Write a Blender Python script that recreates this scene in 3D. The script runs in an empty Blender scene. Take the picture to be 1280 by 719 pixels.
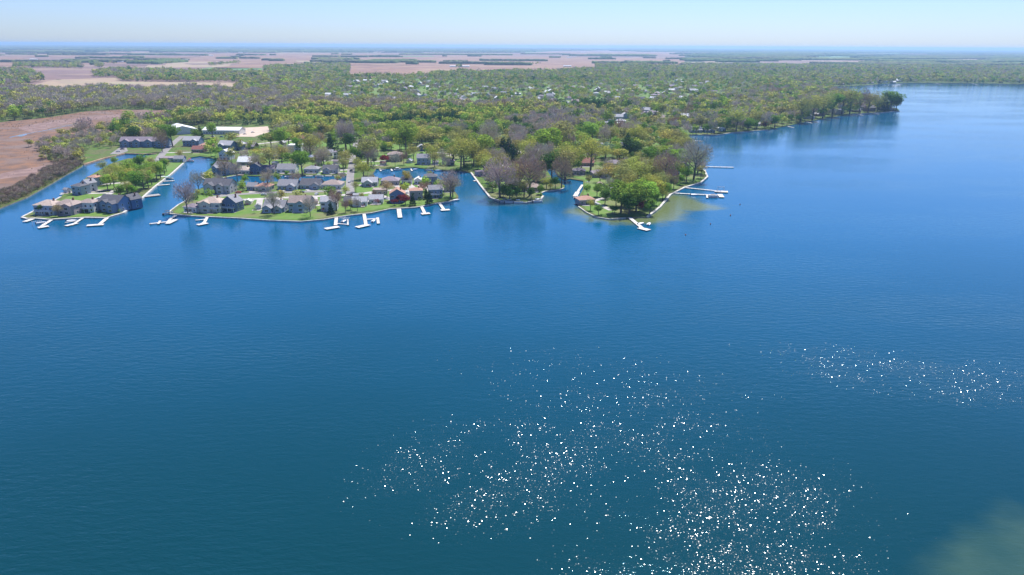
import bpy, math, random
import numpy as np
from mathutils import Vector, Matrix
from mathutils.geometry import tessellate_polygon
R = random.Random(7); RN = np.random.default_rng(11)
S = bpy.context.scene; COL = S.collection
rad = math.radians

# ------------------------------------------------------------------ camera
F, CX, CY, H = 853.0, 640.0, 359.5, 110.0
PITCH = math.atan((CY-57.0)/F); ROLL = rad(0.33)
fw = np.array([0, math.cos(PITCH), -math.sin(PITCH)]); up0 = np.array([0, math.sin(PITCH), math.cos(PITCH)]); r0 = np.array([1., 0, 0])
CXv = math.cos(ROLL)*r0+math.sin(ROLL)*up0; CYv = -math.sin(ROLL)*r0+math.cos(ROLL)*up0
LZ = 0.8                                   # land height over the water
def at(px, py, z=LZ):
    d = fw+CXv*((px-CX)/F)-CYv*((py-CY)/F)
    t = (z-H)/d[2]
    return (d[0]*t, d[1]*t)
def project(x, y, z=LZ):
    p = np.stack([np.asarray(x, float), np.asarray(y, float), np.zeros_like(np.asarray(x, float))+z-H], -1)
    w = p@fw
    return CX+F*(p@CXv)/w, CY-F*(p@CYv)/w
cd = bpy.data.cameras.new('camera'); cam = bpy.data.objects.new('camera', cd); COL.objects.link(cam)
M = Matrix(((CXv[0], CYv[0], -fw[0], 0), (CXv[1], CYv[1], -fw[1], 0), (CXv[2], CYv[2], -fw[2], H), (0, 0, 0, 1)))
cam.matrix_world = M; cd.sensor_width = 36; cd.lens = 36*F/1280; cd.clip_start = 1; cd.clip_end = 200000
S.camera = cam

# ------------------------------------------------------------------ light
EL, AZ = rad(59), rad(21)
sd = Vector((math.sin(AZ)*math.cos(EL), math.cos(AZ)*math.cos(EL), math.sin(EL)))
W = bpy.data.worlds.new('World'); S.world = W; W.use_nodes = True
nt = W.node_tree; sky = nt.nodes.new('ShaderNodeTexSky'); sky.sky_type = 'NISHITA'; sky.sun_disc = False
sky.sun_elevation = EL; sky.sun_rotation = AZ; sky.altitude = 0; sky.air_density = 1.0; sky.dust_density = 0.3; sky.ozone_density = 3.0
bg = nt.nodes['Background']; bg.inputs[1].default_value = 0.088
tw = nt.nodes.new('ShaderNodeMix'); tw.data_type = 'RGBA'; tw.blend_type = 'MULTIPLY'; tw.inputs[0].default_value = 1; tw.inputs[7].default_value = (.64, .78, 1.18, 1)
nt.links.new(sky.outputs[0], tw.inputs[6]); nt.links.new(tw.outputs[2], bg.inputs[0])
ld = bpy.data.lights.new('sun', 'SUN'); ld.energy = 5.0; ld.angle = rad(0.53); ld.color = (1, .965, .91)
sun = bpy.data.objects.new('sun', ld); COL.objects.link(sun); sun.rotation_euler = sd.to_track_quat('Z', 'Y').to_euler()
S.view_settings.view_transform = 'Standard'; S.view_settings.look = 'None'; S.view_settings.exposure = 0.66; S.view_settings.gamma = 1
S.cycles.max_bounces = 6; S.cycles.diffuse_bounces = 2; S.cycles.glossy_bounces = 2; S.cycles.transmission_bounces = 2; S.cycles.volume_bounces = 2
S.cycles.use_denoising = True; S.cycles.use_adaptive_sampling = True; S.cycles.adaptive_threshold = 0.01
S.cycles.caustics_reflective = False; S.cycles.caustics_refractive = False

# ------------------------------------------------------------------ materials
MATS = {}
def newmat(name):
    m = bpy.data.materials.new(name); m.use_nodes = True; m.node_tree.nodes.clear()
    o = m.node_tree.nodes.new('ShaderNodeOutputMaterial'); return m, m.node_tree, o
def N(t, ty, **kw):
    n = t.nodes.new(ty)
    for k, v in kw.items():
        if k.startswith('i_'):
            n.inputs[int(k[2:]) if k[2:].isdigit() else k[2:]].default_value = v
        else: setattr(n, k, v)
    return n
def mixc(t, fac, a, b, blend='MIX'):
    n = t.nodes.new('ShaderNodeMix'); n.data_type = 'RGBA'; n.blend_type = blend; n.clamp_factor = True
    for s, v in ((n.inputs[0], fac), (n.inputs[6], a), (n.inputs[7], b)):
        if hasattr(v, 'is_linked'): t.links.new(v, s)
        elif isinstance(v, (int, float)): s.default_value = v
        else: s.default_value = (v[0], v[1], v[2], 1)
    return n.outputs[2]
def math_(t, op, a, b=0.0, c=0.0, clamp=False):
    n = t.nodes.new('ShaderNodeMath'); n.operation = op; n.use_clamp = clamp
    for s, v in zip(n.inputs, (a, b, c)):
        if hasattr(v, 'is_linked'): t.links.new(v, s)
        else: s.default_value = v
    return n.outputs[0]
def noise(t, vec, scale, detail=3, rough=.55, out=0):
    n = N(t, 'ShaderNodeTexNoise'); n.inputs['Scale'].default_value = scale; n.inputs['Detail'].default_value = detail; n.inputs['Roughness'].default_value = rough
    t.links.new(vec, n.inputs['Vector']); return n.outputs[out]
def ramp(t, fac, lo, hi, a=0., b=1.):
    n = N(t, 'ShaderNodeMapRange', interpolation_type='SMOOTHSTEP'); t.links.new(fac, n.inputs[0])
    n.inputs[1].default_value = lo; n.inputs[2].default_value = hi; n.inputs[3].default_value = a; n.inputs[4].default_value = b; return n.outputs[0]
def surf(key, col, col2=None, scale=.3, rough=.9, spec=.3, lo=.35, hi=.65, detail=4, bump=0, world=True, col3=None, scale3=.03):
    """rough surface whose colour wanders between two or three colours"""
    if key in MATS: return MATS[key]
    m, t, o = newmat(key); b = N(t, 'ShaderNodeBsdfPrincipled'); t.links.new(b.outputs[0], o.inputs[0])
    b.inputs['Roughness'].default_value = rough; b.inputs['Specular IOR Level'].default_value = spec
    if col2 is None: col2 = tuple(c*.72 for c in col)
    v = N(t, 'ShaderNodeNewGeometry').outputs['Position'] if world else N(t, 'ShaderNodeTexCoord').outputs['Object']
    c = mixc(t, ramp(t, noise(t, v, scale, detail), lo, hi), col, col2)
    if col3: c = mixc(t, ramp(t, noise(t, v, scale3, 3), .45, .68), c, col3)
    t.links.new(c, b.inputs['Base Color'])
    if bump:
        bn = N(t, 'ShaderNodeBump', i_Strength=.5, i_Distance=bump); t.links.new(noise(t, v, scale*4, 3), bn.inputs['Height']); t.links.new(bn.outputs[0], b.inputs['Normal'])
    MATS[key] = m; return m
def leafmat(key, attr=False, transl=.25, var=.3):
    m, t, o = newmat(key)
    if attr: c0 = N(t, 'ShaderNodeAttribute', attribute_name='tint').outputs['Color']
    else: c0 = N(t, 'ShaderNodeObjectInfo').outputs['Color']
    v = N(t, 'ShaderNodeNewGeometry').outputs['Position']
    n1 = noise(t, v, .55, 2); n2 = N(t, 'ShaderNodeTexWhiteNoise', noise_dimensions='3D'); sn = N(t, 'ShaderNodeVectorMath', operation='SNAP'); sn.inputs[1].default_value = (.8, .8, .8)
    t.links.new(v, sn.inputs[0]); t.links.new(sn.outputs[0], n2.inputs[0])
    hs = N(t, 'ShaderNodeHueSaturation'); t.links.new(c0, hs.inputs['Color'])
    t.links.new(ramp(t, n1, .3, .7, .485, .515), hs.inputs['Hue'])
    t.links.new(math_(t, 'ADD', ramp(t, n1, .3, .7, 1-var, 1+var), math_(t, 'MULTIPLY', n2.outputs['Value'], .16)), hs.inputs['Value'])
    d = N(t, 'ShaderNodeBsdfDiffuse'); tr = N(t, 'ShaderNodeBsdfTranslucent'); mx = N(t, 'ShaderNodeMixShader'); mx.inputs[0].default_value = transl
    t.links.new(hs.outputs[0], d.inputs[0]); t.links.new(hs.outputs[0], tr.inputs[0]); t.links.new(d.outputs[0], mx.inputs[1]); t.links.new(tr.outputs[0], mx.inputs[2]); t.links.new(mx.outputs[0], o.inputs[0])
    MATS[key] = m; return m
def objcol(key, rough=.35, metallic=0, coat=0):
    m, t, o = newmat(key); b = N(t, 'ShaderNodeBsdfPrincipled'); t.links.new(b.outputs[0], o.inputs[0])
    t.links.new(N(t, 'ShaderNodeObjectInfo').outputs['Color'], b.inputs['Base Color']); b.inputs['Roughness'].default_value = rough; b.inputs['Coat Weight'].default_value = coat
    MATS[key] = m; return m
LEAF = leafmat('foliage'); LEAFT = leafmat('wood_foliage', True, .12, .3); TWIG = leafmat('twigs', False, .1, .2)
BARK = surf('bark', (.13, .1, .08), (.2, .17, .14), 1.5, world=False)
PAINT = objcol('car_paint', .3, coat=.6); CLOTH = objcol('boat_cover', .6)
GLASSM = surf('window_glass', (.03, .04, .055), (.05, .065, .085), 1, rough=.08, spec=.8)
WHITE = surf('white_trim', (.74, .74, .73), (.64, .64, .62), 1.2, rough=.6)
RUBBER = surf('rubber', (.02, .02, .02), None, 1)
ALU = surf('aluminium', (.55, .56, .58), (.45, .46, .48), 1, rough=.4)
DECK = surf('pale_deck', (.62, .6, .56), (.42, .4, .37), .9, rough=.8)
DECKG = surf('weathered_deck', (.34, .33, .32), (.24, .23, .22), .9, rough=.9)
CONC = surf('seawall_concrete', (.55, .53, .49), (.38, .36, .32), .5, rough=.9)
RUST = surf('rusty_sheet_piling', (.42, .24, .14), (.5, .36, .25), .3)
PILE = surf('pile_wood', (.28, .23, .18), None, 1)
ROADM = surf('asphalt', (.2, .19, .185), (.25, .235, .225), .12, rough=.95)
DRIVE = surf('driveway_concrete', (.46, .43, .4), (.36, .33, .31), .2, rough=.95)
SANDM = surf('sand_lot', (.5, .41, .33), (.42, .33, .26), .15)
WALLC = dict(white=(.7, .7, .69), blue=(.21, .28, .4), navy=(.14, .18, .27), tan=(.5, .43, .34), grey=(.45, .46, .48), greyblue=(.36, .42, .5), brown=(.24, .17, .13), mauve=(.42, .34, .36), cream=(.62, .58, .48), red=(.3, .1, .08), green=(.2, .27, .2))
ROOFC = dict(dark=(.125, .125, .14), grey=(.27, .27, .29), brown=(.34, .27, .24), tan=(.46, .37, .31), lilac=(.27, .225, .26), salmon=(.45, .26, .19), white=(.72, .73, .74), red=(.28, .12, .1), pale=(.42, .42, .44))
for k, c in WALLC.items(): surf('wall_'+k, c, tuple(x*.85 for x in c), .8, rough=.8)
for k, c in ROOFC.items(): surf('roof_'+k, c, tuple(x*.78 for x in c), 1.1, rough=.9)
def wallm(k): return MATS['wall_'+k]
def roofm(k): return MATS['roof_'+k]

# ------------------------------------------------------------------ object helpers
def tag(o, label=None, cat=None, group=None, kind=None):
    if label: o['label'] = label
    if cat: o['category'] = cat
    if group: o['group'] = group
    if kind: o['kind'] = kind
    return o
def link(name, data, parent=None, loc=None, rz=None):
    o = bpy.data.objects.new(name, data); COL.objects.link(o)
    if parent is not None: o.parent = parent
    if loc is not None: o.location = loc
    if rz is not None: o.rotation_euler = (0, 0, rz)
    return o
def npmesh(name, V, T, mats, tint=None, nside=3, mi=None):
    V = np.asarray(V, np.float32).reshape(-1, 3); T = np.asarray(T, np.int32).reshape(-1, nside)
    me = bpy.data.meshes.new(name); me.vertices.add(len(V)); me.vertices.foreach_set('co', V.ravel())
    me.loops.add(T.size); me.loops.foreach_set('vertex_index', T.ravel())
    me.polygons.add(len(T)); me.polygons.foreach_set('loop_start', np.arange(0, T.size, nside, dtype=np.int32))
    if mi is not None: me.polygons.foreach_set('material_index', np.asarray(mi, np.int32))
    for m in mats: me.materials.append(m)
    me.update(calc_edges=True)
    if tint is not None:
        a = me.color_attributes.new('tint', 'FLOAT_COLOR', 'POINT'); c = np.ones((len(V), 4), np.float32); c[:, :3] = tint; a.data.foreach_set('color', c.ravel())
    return me
class MB:
    """collects boxes, prisms and tubes, then becomes one mesh"""
    def __init__(s): s.v = []; s.f = []; s.m = []; s.mats = []
    def mat(s, m):
        if m not in s.mats: s.mats.append(m)
        return s.mats.index(m)
    def add(s, vs, fs, m):
        b = len(s.v); s.v += [tuple(v) for v in vs]; k = s.mat(m)
        for f in fs: s.f.append([i+b for i in f]); s.m.append(k)
    def box(s, x0, x1, y0, y1, z0, z1, m, rz=0, o=(0, 0)):
        c, sn = math.cos(rz), math.sin(rz)
        vs = [(o[0]+x*c-y*sn, o[1]+x*sn+y*c, z) for z in (z0, z1) for x, y in ((x0, y0), (x1, y0), (x1, y1), (x0, y1))]
        s.add(vs, [(3, 2, 1, 0), (4, 5, 6, 7), (0, 1, 5, 4), (1, 2, 6, 5), (2, 3, 7, 6), (3, 0, 4, 7)], m)
    def tube(s, a, b, r0, r1, m, n=6):
        a, b = Vector(a), Vector(b); q = (b-a).to_track_quat('Z', 'Y'); vs = []
        for p, r in ((a, r0), (b, r1)):
            for i in range(n): vs.append(p+q@Vector((r*math.cos(6.2832*i/n), r*math.sin(6.2832*i/n), 0)))
        fs = [(i, (i+1) % n, n+(i+1) % n, n+i) for i in range(n)]+[tuple(range(n-1, -1, -1)), tuple(range(n, 2*n))]
        s.add(vs, fs, m)
    def mesh(s, name):
        me = bpy.data.meshes.new(name); me.from_pydata(s.v, [], s.f)
        for m in s.mats: me.materials.append(m)
        me.polygons.foreach_set('material_index', s.m); me.update(); return me
    def build(s, name, parent=None, loc=None, rz=None): return link(name, s.mesh(name), parent, loc, rz)
def tess(pts):
    vs = [Vector((p[0], p[1], 0)) for p in pts]; return [tuple(t) for t in tessellate_polygon([vs])]
def signed(pts): return sum(a[0]*b[1]-b[0]*a[1] for a, b in zip(pts, pts[1:]+pts[:1]))/2
def sheet(name, pts, z, mat, skirt=None, kind='structure', skirtmat=None):
    pts = list(pts)
    if signed(pts) < 0: pts.reverse()
    mb = MB(); n = len(pts); tr = []
    for t in tess(pts):
        a, b, c = (pts[i] for i in t)
        tr.append(t if (b[0]-a[0])*(c[1]-a[1])-(b[1]-a[1])*(c[0]-a[0]) > 0 else t[::-1])
    mb.add([(p[0], p[1], z) for p in pts], tr, mat)
    if skirt is not None:
        mb.add([(p[0], p[1], z) for p in pts]+[(p[0], p[1], skirt) for p in pts], [(i, n+i, n+(i+1) % n, (i+1) % n) for i in range(n)], skirtmat or mat)
    o = mb.build(name); o['kind'] = kind; return o
def W_(pts, z=LZ): return [at(x, y, z) for x, y in pts]
def smooth(pts, k=2, closed=False):
    for _ in range(k):
        q = []; n = len(pts)
        for i in range(n if closed else n-1):
            a, b = pts[i], pts[(i+1) % n]; q += [(a[0]*.75+b[0]*.25, a[1]*.75+b[1]*.25), (a[0]*.25+b[0]*.75, a[1]*.25+b[1]*.75)]
        pts = q if closed else [pts[0]]+q+[pts[-1]]
    return pts
def strip_pts(path, w):
    L = []; Rr = []
    for i, p in enumerate(path):
        a = path[max(0, i-1)]; b = path[min(len(path)-1, i+1)]; dx, dy = b[0]-a[0], b[1]-a[1]; l = math.hypot(dx, dy) or 1
        L.append((p[0]-dy/l*w/2, p[1]+dx/l*w/2)); Rr.append((p[0]+dy/l*w/2, p[1]-dx/l*w/2))
    return L+Rr[::-1]
def strip(name, path, w, z, mat, zb=None, kind='structure'):
    """ribbon of constant width, extruded down to zb when given"""
    n = len(path); P = strip_pts(path, w); L, Q = P[:n], P[n:][::-1]; mb = MB()
    vs = [(p[0], p[1], z) for p in L]+[(p[0], p[1], z) for p in Q]
    fs = [(i, n+i, n+i+1, i+1) for i in range(n-1)]
    if zb is not None:
        vs += [(p[0], p[1], zb) for p in L]+[(p[0], p[1], zb) for p in Q]
        for i in range(n-1): fs += [(2*n+i, i, i+1, 2*n+i+1), (n+i, 3*n+i, 3*n+i+1, n+i+1)]
        fs += [(0, 2*n, 3*n, n), (n-1, 2*n-1, 4*n-1, 3*n-1)]
    mb.add(vs, fs, mat); o = mb.build(name)
    if kind: o['kind'] = kind
    return o
def inpoly(X, Y, poly):
    X = np.asarray(X); Y = np.asarray(Y); c = np.zeros(X.shape, bool); n = len(poly)
    for i in range(n):
        x1, y1 = poly[i]; x2, y2 = poly[(i+1) % n]
        if y1 == y2: continue
        k = ((y1 > Y) != (y2 > Y)) & (X < (x2-x1)*(Y-y1)/(y2-y1)+x1); c ^= k
    return c
ORD = 'first second third fourth fifth sixth seventh eighth ninth tenth eleventh twelfth thirteenth fourteenth fifteenth sixteenth seventeenth eighteenth nineteenth twentieth'.split()
TENS = {20: 'twenty', 30: 'thirty', 40: 'forty', 50: 'fifty', 60: 'sixty'}
def ordw(i):
    i += 1
    if i <= 20: return ORD[i-1]
    t, u = i//10*10, i % 10
    return TENS[t]+'-'+ORD[u-1] if u else TENS[t][:-1]+'ieth'

# ------------------------------------------------------------------ land and water
SHORE = [(-900, 560), (-400, 400), (-100, 298), (0, 260), (33, 247), (65, 229), (85, 217), (102, 208), (104, 206), (130, 198), (156, 192), (196, 193), (199, 196), (160, 198), (142, 203), (130, 209), (120, 215), (108, 222), (100, 229), (86, 237), (76, 246), (58, 256), (42, 264), (27, 271.5), (34, 273), (43, 272.5), (62, 274), (107, 271.5), (133, 272), (140, 269.5), (153, 266), (173, 251), (193, 233), (213, 218), (229, 204), (238, 197), (250, 195), (262, 197), (271, 199), (266, 208), (258, 214), (251, 221), (256, 224),
 (280, 222), (296, 219), (320, 220), (350, 218.5), (380, 219), (420, 219), (434, 219.5), (436, 223), (432, 226), (420, 226.5), (380, 226.5), (340, 227), (322, 230), (300, 232), (285, 231), (262, 230), (250, 236), (240, 243), (232, 251), (223, 256), (213, 263), (213, 267), (238, 269.5), (300, 272.5), (336, 275), (376, 276.5), (405, 274), (422, 271), (440, 268.5), (464, 266), (487, 261), (520, 259), (545, 254), (560, 252), (572, 249), (573, 245), (566, 236), (558, 227), (546, 222.5), (500, 223), (470, 222.5), (466, 217), (470, 211), (505, 210), (518, 209), (545, 212.5), (574, 213.5), (589, 216), (600, 231), (613, 247), (627, 251.5), (658, 253), (676, 249), (679, 245), (677, 241), (681, 239), (700, 236.5), (705, 235), (706, 232), (700, 229), (690, 222), (683, 212), (686, 208), (693, 210), (697, 219), (705, 224), (713, 223.5), (729, 226), (729, 236), (724, 245), (722, 251), (723, 258), (733, 265), (745, 271), (762, 273.5), (782, 272), (809, 271), (825, 258.5), (838, 243), (856, 234), (876, 228), (884, 221), (880, 212), (873, 208), (867, 202), (866, 190), (862, 178), (859, 172), (862, 168.5), (896, 168.5), (916, 165.5), (960, 162), (985, 157), (1009, 152), (1040, 146.5), (1065, 142.5), (1100, 140.5), (1124, 138.5), (1122, 135.5), (1105, 133), (1075, 127), (1064, 121), (1040, 115), (1028, 112), (1025, 110), (1040, 108.3), (1056, 108), (1080, 107), (1108, 104.5), (1142, 103.7), (1220, 104.3), (1280, 105.7), (1500, 108.5), (2200, 116)]
shore_w = W_(SHORE)
LANDW = shore_w+[(40000, 3500), (60000, 20000), (60000, 60000), (-60000, 60000), (-60000, 0)]
def ground_material():
    m, t, o = newmat('ground'); b = N(t, 'ShaderNodeBsdfPrincipled'); t.links.new(b.outputs[0], o.inputs[0]); b.inputs['Roughness'].default_value = .95; b.inputs['Specular IOR Level'].default_value = .1
    v = N(t, 'ShaderNodeNewGeometry').outputs['Position']; sx = N(t, 'ShaderNodeSeparateXYZ'); t.links.new(v, sx.inputs[0])
    grass = mixc(t, ramp(t, noise(t, v, .06, 5), .4, .62), (.085, .15, .03), (.13, .13, .06))
    grass = mixc(t, ramp(t, noise(t, v, .5, 3), .45, .7), grass, (.06, .09, .03))
    mp = N(t, 'ShaderNodeVectorMath', operation='MULTIPLY'); mp.inputs[1].default_value = (.0012, .0011, 0); t.links.new(v, mp.inputs[0])
    vo = N(t, 'ShaderNodeTexVoronoi', distance='CHEBYCHEV'); vo.inputs['Scale'].default_value = 1.0; t.links.new(mp.outputs[0], vo.inputs['Vector'])
    sc = N(t, 'ShaderNodeSeparateColor'); t.links.new(vo.outputs['Color'], sc.inputs[0])
    fld = mixc(t, sc.outputs[0], (.32, .21, .17), (.4, .3, .24)); fld = mixc(t, ramp(t, sc.outputs[1], .75, .8), fld, (.12, .2, .07))
    far = mixc(t, ramp(t, sc.outputs[2], .5, .55), fld, (.05, .065, .03))
    c = mixc(t, ramp(t, sx.outputs[1], 2600, 3600), grass, far)
    t.links.new(c, b.inputs['Base Color']); return m
land = sheet('ground', LANDW, LZ, ground_material(), skirt=-1.5, skirtmat=surf('bank_soil', (.2, .17, .12), (.3, .27, .2), .3))
FSEG = []   # nothing here may be planted over: (x, y, r)

def water_material():
    m, t, o = newmat('lake_water'); v = N(t, 'ShaderNodeNewGeometry').outputs['Position']; L = t.links.new
    def ell(px, py, rx, ry, rot=0):
        c = at(px, py, 0); mp = N(t, 'ShaderNodeMapping', vector_type='TEXTURE'); mp.inputs['Location'].default_value = (c[0], c[1], 0)
        mp.inputs['Rotation'].default_value = (0, 0, rad(rot)); mp.inputs['Scale'].default_value = (rx, ry, 1e6); L(v, mp.inputs[0])
        ln = N(t, 'ShaderNodeVectorMath', operation='LENGTH'); L(mp.outputs[0], ln.inputs[0]); return ln.outputs['Value']
    nb = noise(t, v, .02, 4, .6)
    nbig = noise(t, v, .0045, 4, .6)
    # shallows show the lake bed
    def shal(px, py, rx, ry, rot=0, w=.45): return ramp(t, math_(t, 'ADD', ell(px, py, rx, ry, rot), math_(t, 'MULTIPLY', math_(t, 'SUBTRACT', nb, .5), 1.6)), 1.15, 1.15-w, 0, 1)
    sh1 = math_(t, 'MAXIMUM', shal(788, 265, 42, 44), shal(836, 252, 26, 38, 40)); sh2 = shal(1300, 735, 34, 20, 35, .6); sh3 = shal(640, 250, 34, 22)
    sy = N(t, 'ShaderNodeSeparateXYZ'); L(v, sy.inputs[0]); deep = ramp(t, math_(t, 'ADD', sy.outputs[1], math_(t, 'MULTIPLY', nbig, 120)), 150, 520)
    col = mixc(t, deep, (.0025, .035, .045), (.002, .083, .178))  # sky reflection painted into the colour: bluer with distance, not with depth
    lane = wave0 = noise(t, v, .0035, 5, .65)
    col = mixc(t, ramp(t, lane, .42, .64), col, (.004, .095, .17)) if 0 else col
    col = mixc(t, math_(t, 'MULTIPLY', sh1, .8), col, (.14, .16, .03))
    bed = mixc(t, ramp(t, noise(t, v, .05, 5), .35, .7), (.035, .078, .06), (.02, .06, .052))
    col = mixc(t, math_(t, 'MULTIPLY', sh2, .9), col, bed); col = mixc(t, math_(t, 'MULTIPLY', sh3, .5), col, (.05, .08, .05))
    # waves: crests run roughly lower-left to upper-right
    def wave(rot, sx, sy, sc, det):
        mp = N(t, 'ShaderNodeMapping'); mp.inputs['Rotation'].default_value = (0, 0, rad(rot)); mp.inputs['Scale'].default_value = (sx, sy, 1); L(v, mp.inputs[0]); return noise(t, mp.outputs[0], sc, det, .6)
    h = math_(t, 'ADD', math_(t, 'MULTIPLY', wave(-24, .35, 1, .55, 2), .75), math_(t, 'MULTIPLY', wave(14, .6, 1, 1.6, 3), .28))
    ml = N(t, 'ShaderNodeMapping'); ml.inputs['Rotation'].default_value = (0, 0, rad(-18)); ml.inputs['Scale'].default_value = (.35, 1, 1); L(v, ml.inputs[0])
    gust = math_(t, 'MULTIPLY', ramp(t, noise(t, ml.outputs[0], .012, 5, .6), .36, .64, .35, 1.15), ramp(t, sy.outputs[1], 300, 430, 1, .5))
    bm = N(t, 'ShaderNodeBump', i_Distance=.38); L(math_(t, 'MULTIPLY', gust, .87, clamp=True), bm.inputs['Strength']); L(h, bm.inputs['Height'])
    # glitter: small facets with their own random tilt, steeper where gusts ruffle the water
    g1 = math_(t, 'MAXIMUM', ramp(t, ell(625, 582, 30, 19, 12), 1.75, .1, 0, 2.1), ramp(t, ell(790, 520, 34, 40, -28), 1.6, .1, 0, .85))
    g1 = math_(t, 'MAXIMUM', g1, ramp(t, ell(862, 575, 26, 26, 0), 1.75, .1, 0, .8)); g1 = math_(t, 'MAXIMUM', g1, ramp(t, ell(680, 468, 30, 22, -20), 1.75, .1, 0, .4))
    g1 = math_(t, 'MAXIMUM', g1, ramp(t, ell(925, 640, 26, 26, 0), 1.75, .1, 0, 1.3))
    g1 = math_(t, 'MAXIMUM', g1, ramp(t, ell(1160, 470, 46, 15, -18), 1.7, .1, 0, 2.4))
    g1 = math_(t, 'MAXIMUM', g1, ramp(t, ell(900, 728, 26, 14, 0), 1.75, .1, 0, 1.3))
    cl = math_(t, 'MULTIPLY', ramp(t, noise(t, v, .05, 3, .6), .38, .58, .12, 1.15), ramp(t, noise(t, v, .22, 2, .5), .32, .62, .55, 1.15))
    gm = math_(t, 'MULTIPLY', g1, cl)
    mpv = N(t, 'ShaderNodeMapping'); mpv.inputs['Rotation'].default_value = (0, 0, rad(20)); mpv.inputs['Scale'].default_value = (3.8, 5.3, 1); L(v, mpv.inputs[0])
    vo = N(t, 'ShaderNodeTexVoronoi', voronoi_dimensions='2D'); vo.inputs['Scale'].default_value = 1.0; L(mpv.outputs[0], vo.inputs['Vector'])
    sc = N(t, 'ShaderNodeSeparateColor'); L(vo.outputs['Color'], sc.inputs[0])
    wn = N(t, 'ShaderNodeTexWhiteNoise', noise_dimensions='3D'); L(vo.outputs['Position'], wn.inputs[0]); sc2 = N(t, 'ShaderNodeSeparateColor'); L(wn.outputs['Color'], sc2.inputs[0])
    amp = ramp(t, sy.outputs[1], 90, 260, .33, .54)
    tx = math_(t, 'MULTIPLY', math_(t, 'SUBTRACT', math_(t, 'ADD', sc.outputs[0], sc2.outputs[0]), 1.0), amp)
    ty = math_(t, 'MULTIPLY', math_(t, 'SUBTRACT', math_(t, 'ADD', sc.outputs[1], sc2.outputs[1]), 1.0), amp)
    cb = N(t, 'ShaderNodeCombineXYZ'); L(tx, cb.inputs[0]); L(ty, cb.inputs[1]); cb.inputs[2].default_value = 1
    nn = N(t, 'ShaderNodeVectorMath', operation='NORMALIZE'); L(cb.outputs[0], nn.inputs[0])
    rr = math_(t, 'MULTIPLY', math_(t, 'MULTIPLY_ADD', sc2.outputs[2], .26, .2), ramp(t, sy.outputs[1], 110, 220, 1.2, .95))
    dot = math_(t, 'LESS_THAN', vo.outputs['Distance'], rr); dot = math_(t, 'MULTIPLY', dot, math_(t, 'LESS_THAN', sc.outputs[2], gm))
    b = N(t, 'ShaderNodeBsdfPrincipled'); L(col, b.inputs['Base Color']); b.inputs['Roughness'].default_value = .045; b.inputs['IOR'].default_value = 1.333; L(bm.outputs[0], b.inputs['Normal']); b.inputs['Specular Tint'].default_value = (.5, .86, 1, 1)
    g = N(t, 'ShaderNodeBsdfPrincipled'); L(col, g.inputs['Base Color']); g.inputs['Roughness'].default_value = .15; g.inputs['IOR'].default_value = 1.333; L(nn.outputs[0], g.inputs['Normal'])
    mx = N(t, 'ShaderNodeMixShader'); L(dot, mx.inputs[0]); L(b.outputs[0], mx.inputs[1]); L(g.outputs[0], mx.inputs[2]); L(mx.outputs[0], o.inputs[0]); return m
water = sheet('lake_water', [(-9000, -2500), (12000, -2500), (12000, 7000), (-9000, 7000)], 0, water_material())

# haze box
hb = MB(); hm, ht, ho = newmat('haze'); pv = N(ht, 'ShaderNodeVolumePrincipled'); pv.inputs['Color'].default_value = (.4, .62, .9, 1); pv.inputs['Density'].default_value = 6.5e-5; pv.inputs['Anisotropy'].default_value = .35
ht.links.new(pv.outputs[0], ho.inputs['Volume']); hb.box(-60500, 60500, -3200, 60500, -2.6, 128, hm); ob = hb.build('haze'); ob['kind'] = 'stuff'; ob['label'] = 'pale blue air that fades the far woods and fields'

# ------------------------------------------------------------------ fields, marsh, lawns, roads
PINK = surf('bare_field', (.25, .14, .09), (.18, .1, .075), .01, col3=(.29, .19, .12), scale3=.004)
TANF = surf('stubble_field', (.34, .25, .16), (.27, .19, .14), .012, col3=(.3, .26, .15), scale3=.006)
PURP = surf('ploughed_field', (.2, .125, .11), (.15, .095, .085), .01, col3=(.26, .18, .13), scale3=.003)
GREENF = surf('green_field', (.1, .19, .06), (.13, .2, .08), .01)
MARSHM = surf('marsh_reeds', (.21, .11, .06), (.12, .075, .055), .07, col3=(.17, .12, .1), scale3=.02, bump=.6, detail=8)
MARSHP = surf('marsh_dry_reeds', (.24, .16, .135), (.16, .1, .085), .08, bump=.5)
LAWN = surf('lawn', (.08, .17, .018), (.115, .19, .035), .12, col3=(.14, .15, .055), scale3=.03)
fields = []
def field(name, pts, mat, z): o = sheet(name, W_(pts, z), z, mat); fields.append(pts); return o
field('field', [(12, 112.5), (70, 99.5), (145, 97.3), (152, 102), (306, 104), (292, 114), (150, 115), (60, 114)], TANF, 1.0)
field('field', [(40, 87), (116, 85.5), (119, 94), (72, 100), (52, 97)], PURP, 1.0)
field('field', [(-60, 84), (-60, 74), (20, 70), (60, 68.5), (160, 66.8), (205, 69), (215, 79), (200, 82), (100, 80), (30, 84)], PINK, 1.2)
field('field', [(205, 68), (300, 66.5), (440, 67.5), (440, 73), (345, 78), (300, 80), (210, 80)], PINK, 1.3)
field('field', [(180, 85), (190, 78), (292, 77), (285, 84)], TANF, 1.5)
field('field', [(228, 89.5), (262, 84.5), (330, 85), (326, 90)], GREENF, 1.6)
field('field', [(262, 86), (300, 80.5), (345, 78), (440, 73.5), (441, 80), (330, 85.3)], PINK, 1.6)
field('field', [(436, 97.5), (441, 79), (600, 77), (855, 79), (856, 84.5), (770, 86), (700, 90), (545, 92.5), (540, 96.5)], PINK, 1.0)
field('field', [(442, 76), (445, 68), (560, 68), (648, 70), (855, 74), (855, 79), (600, 77)], PINK, 1.4)
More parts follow.
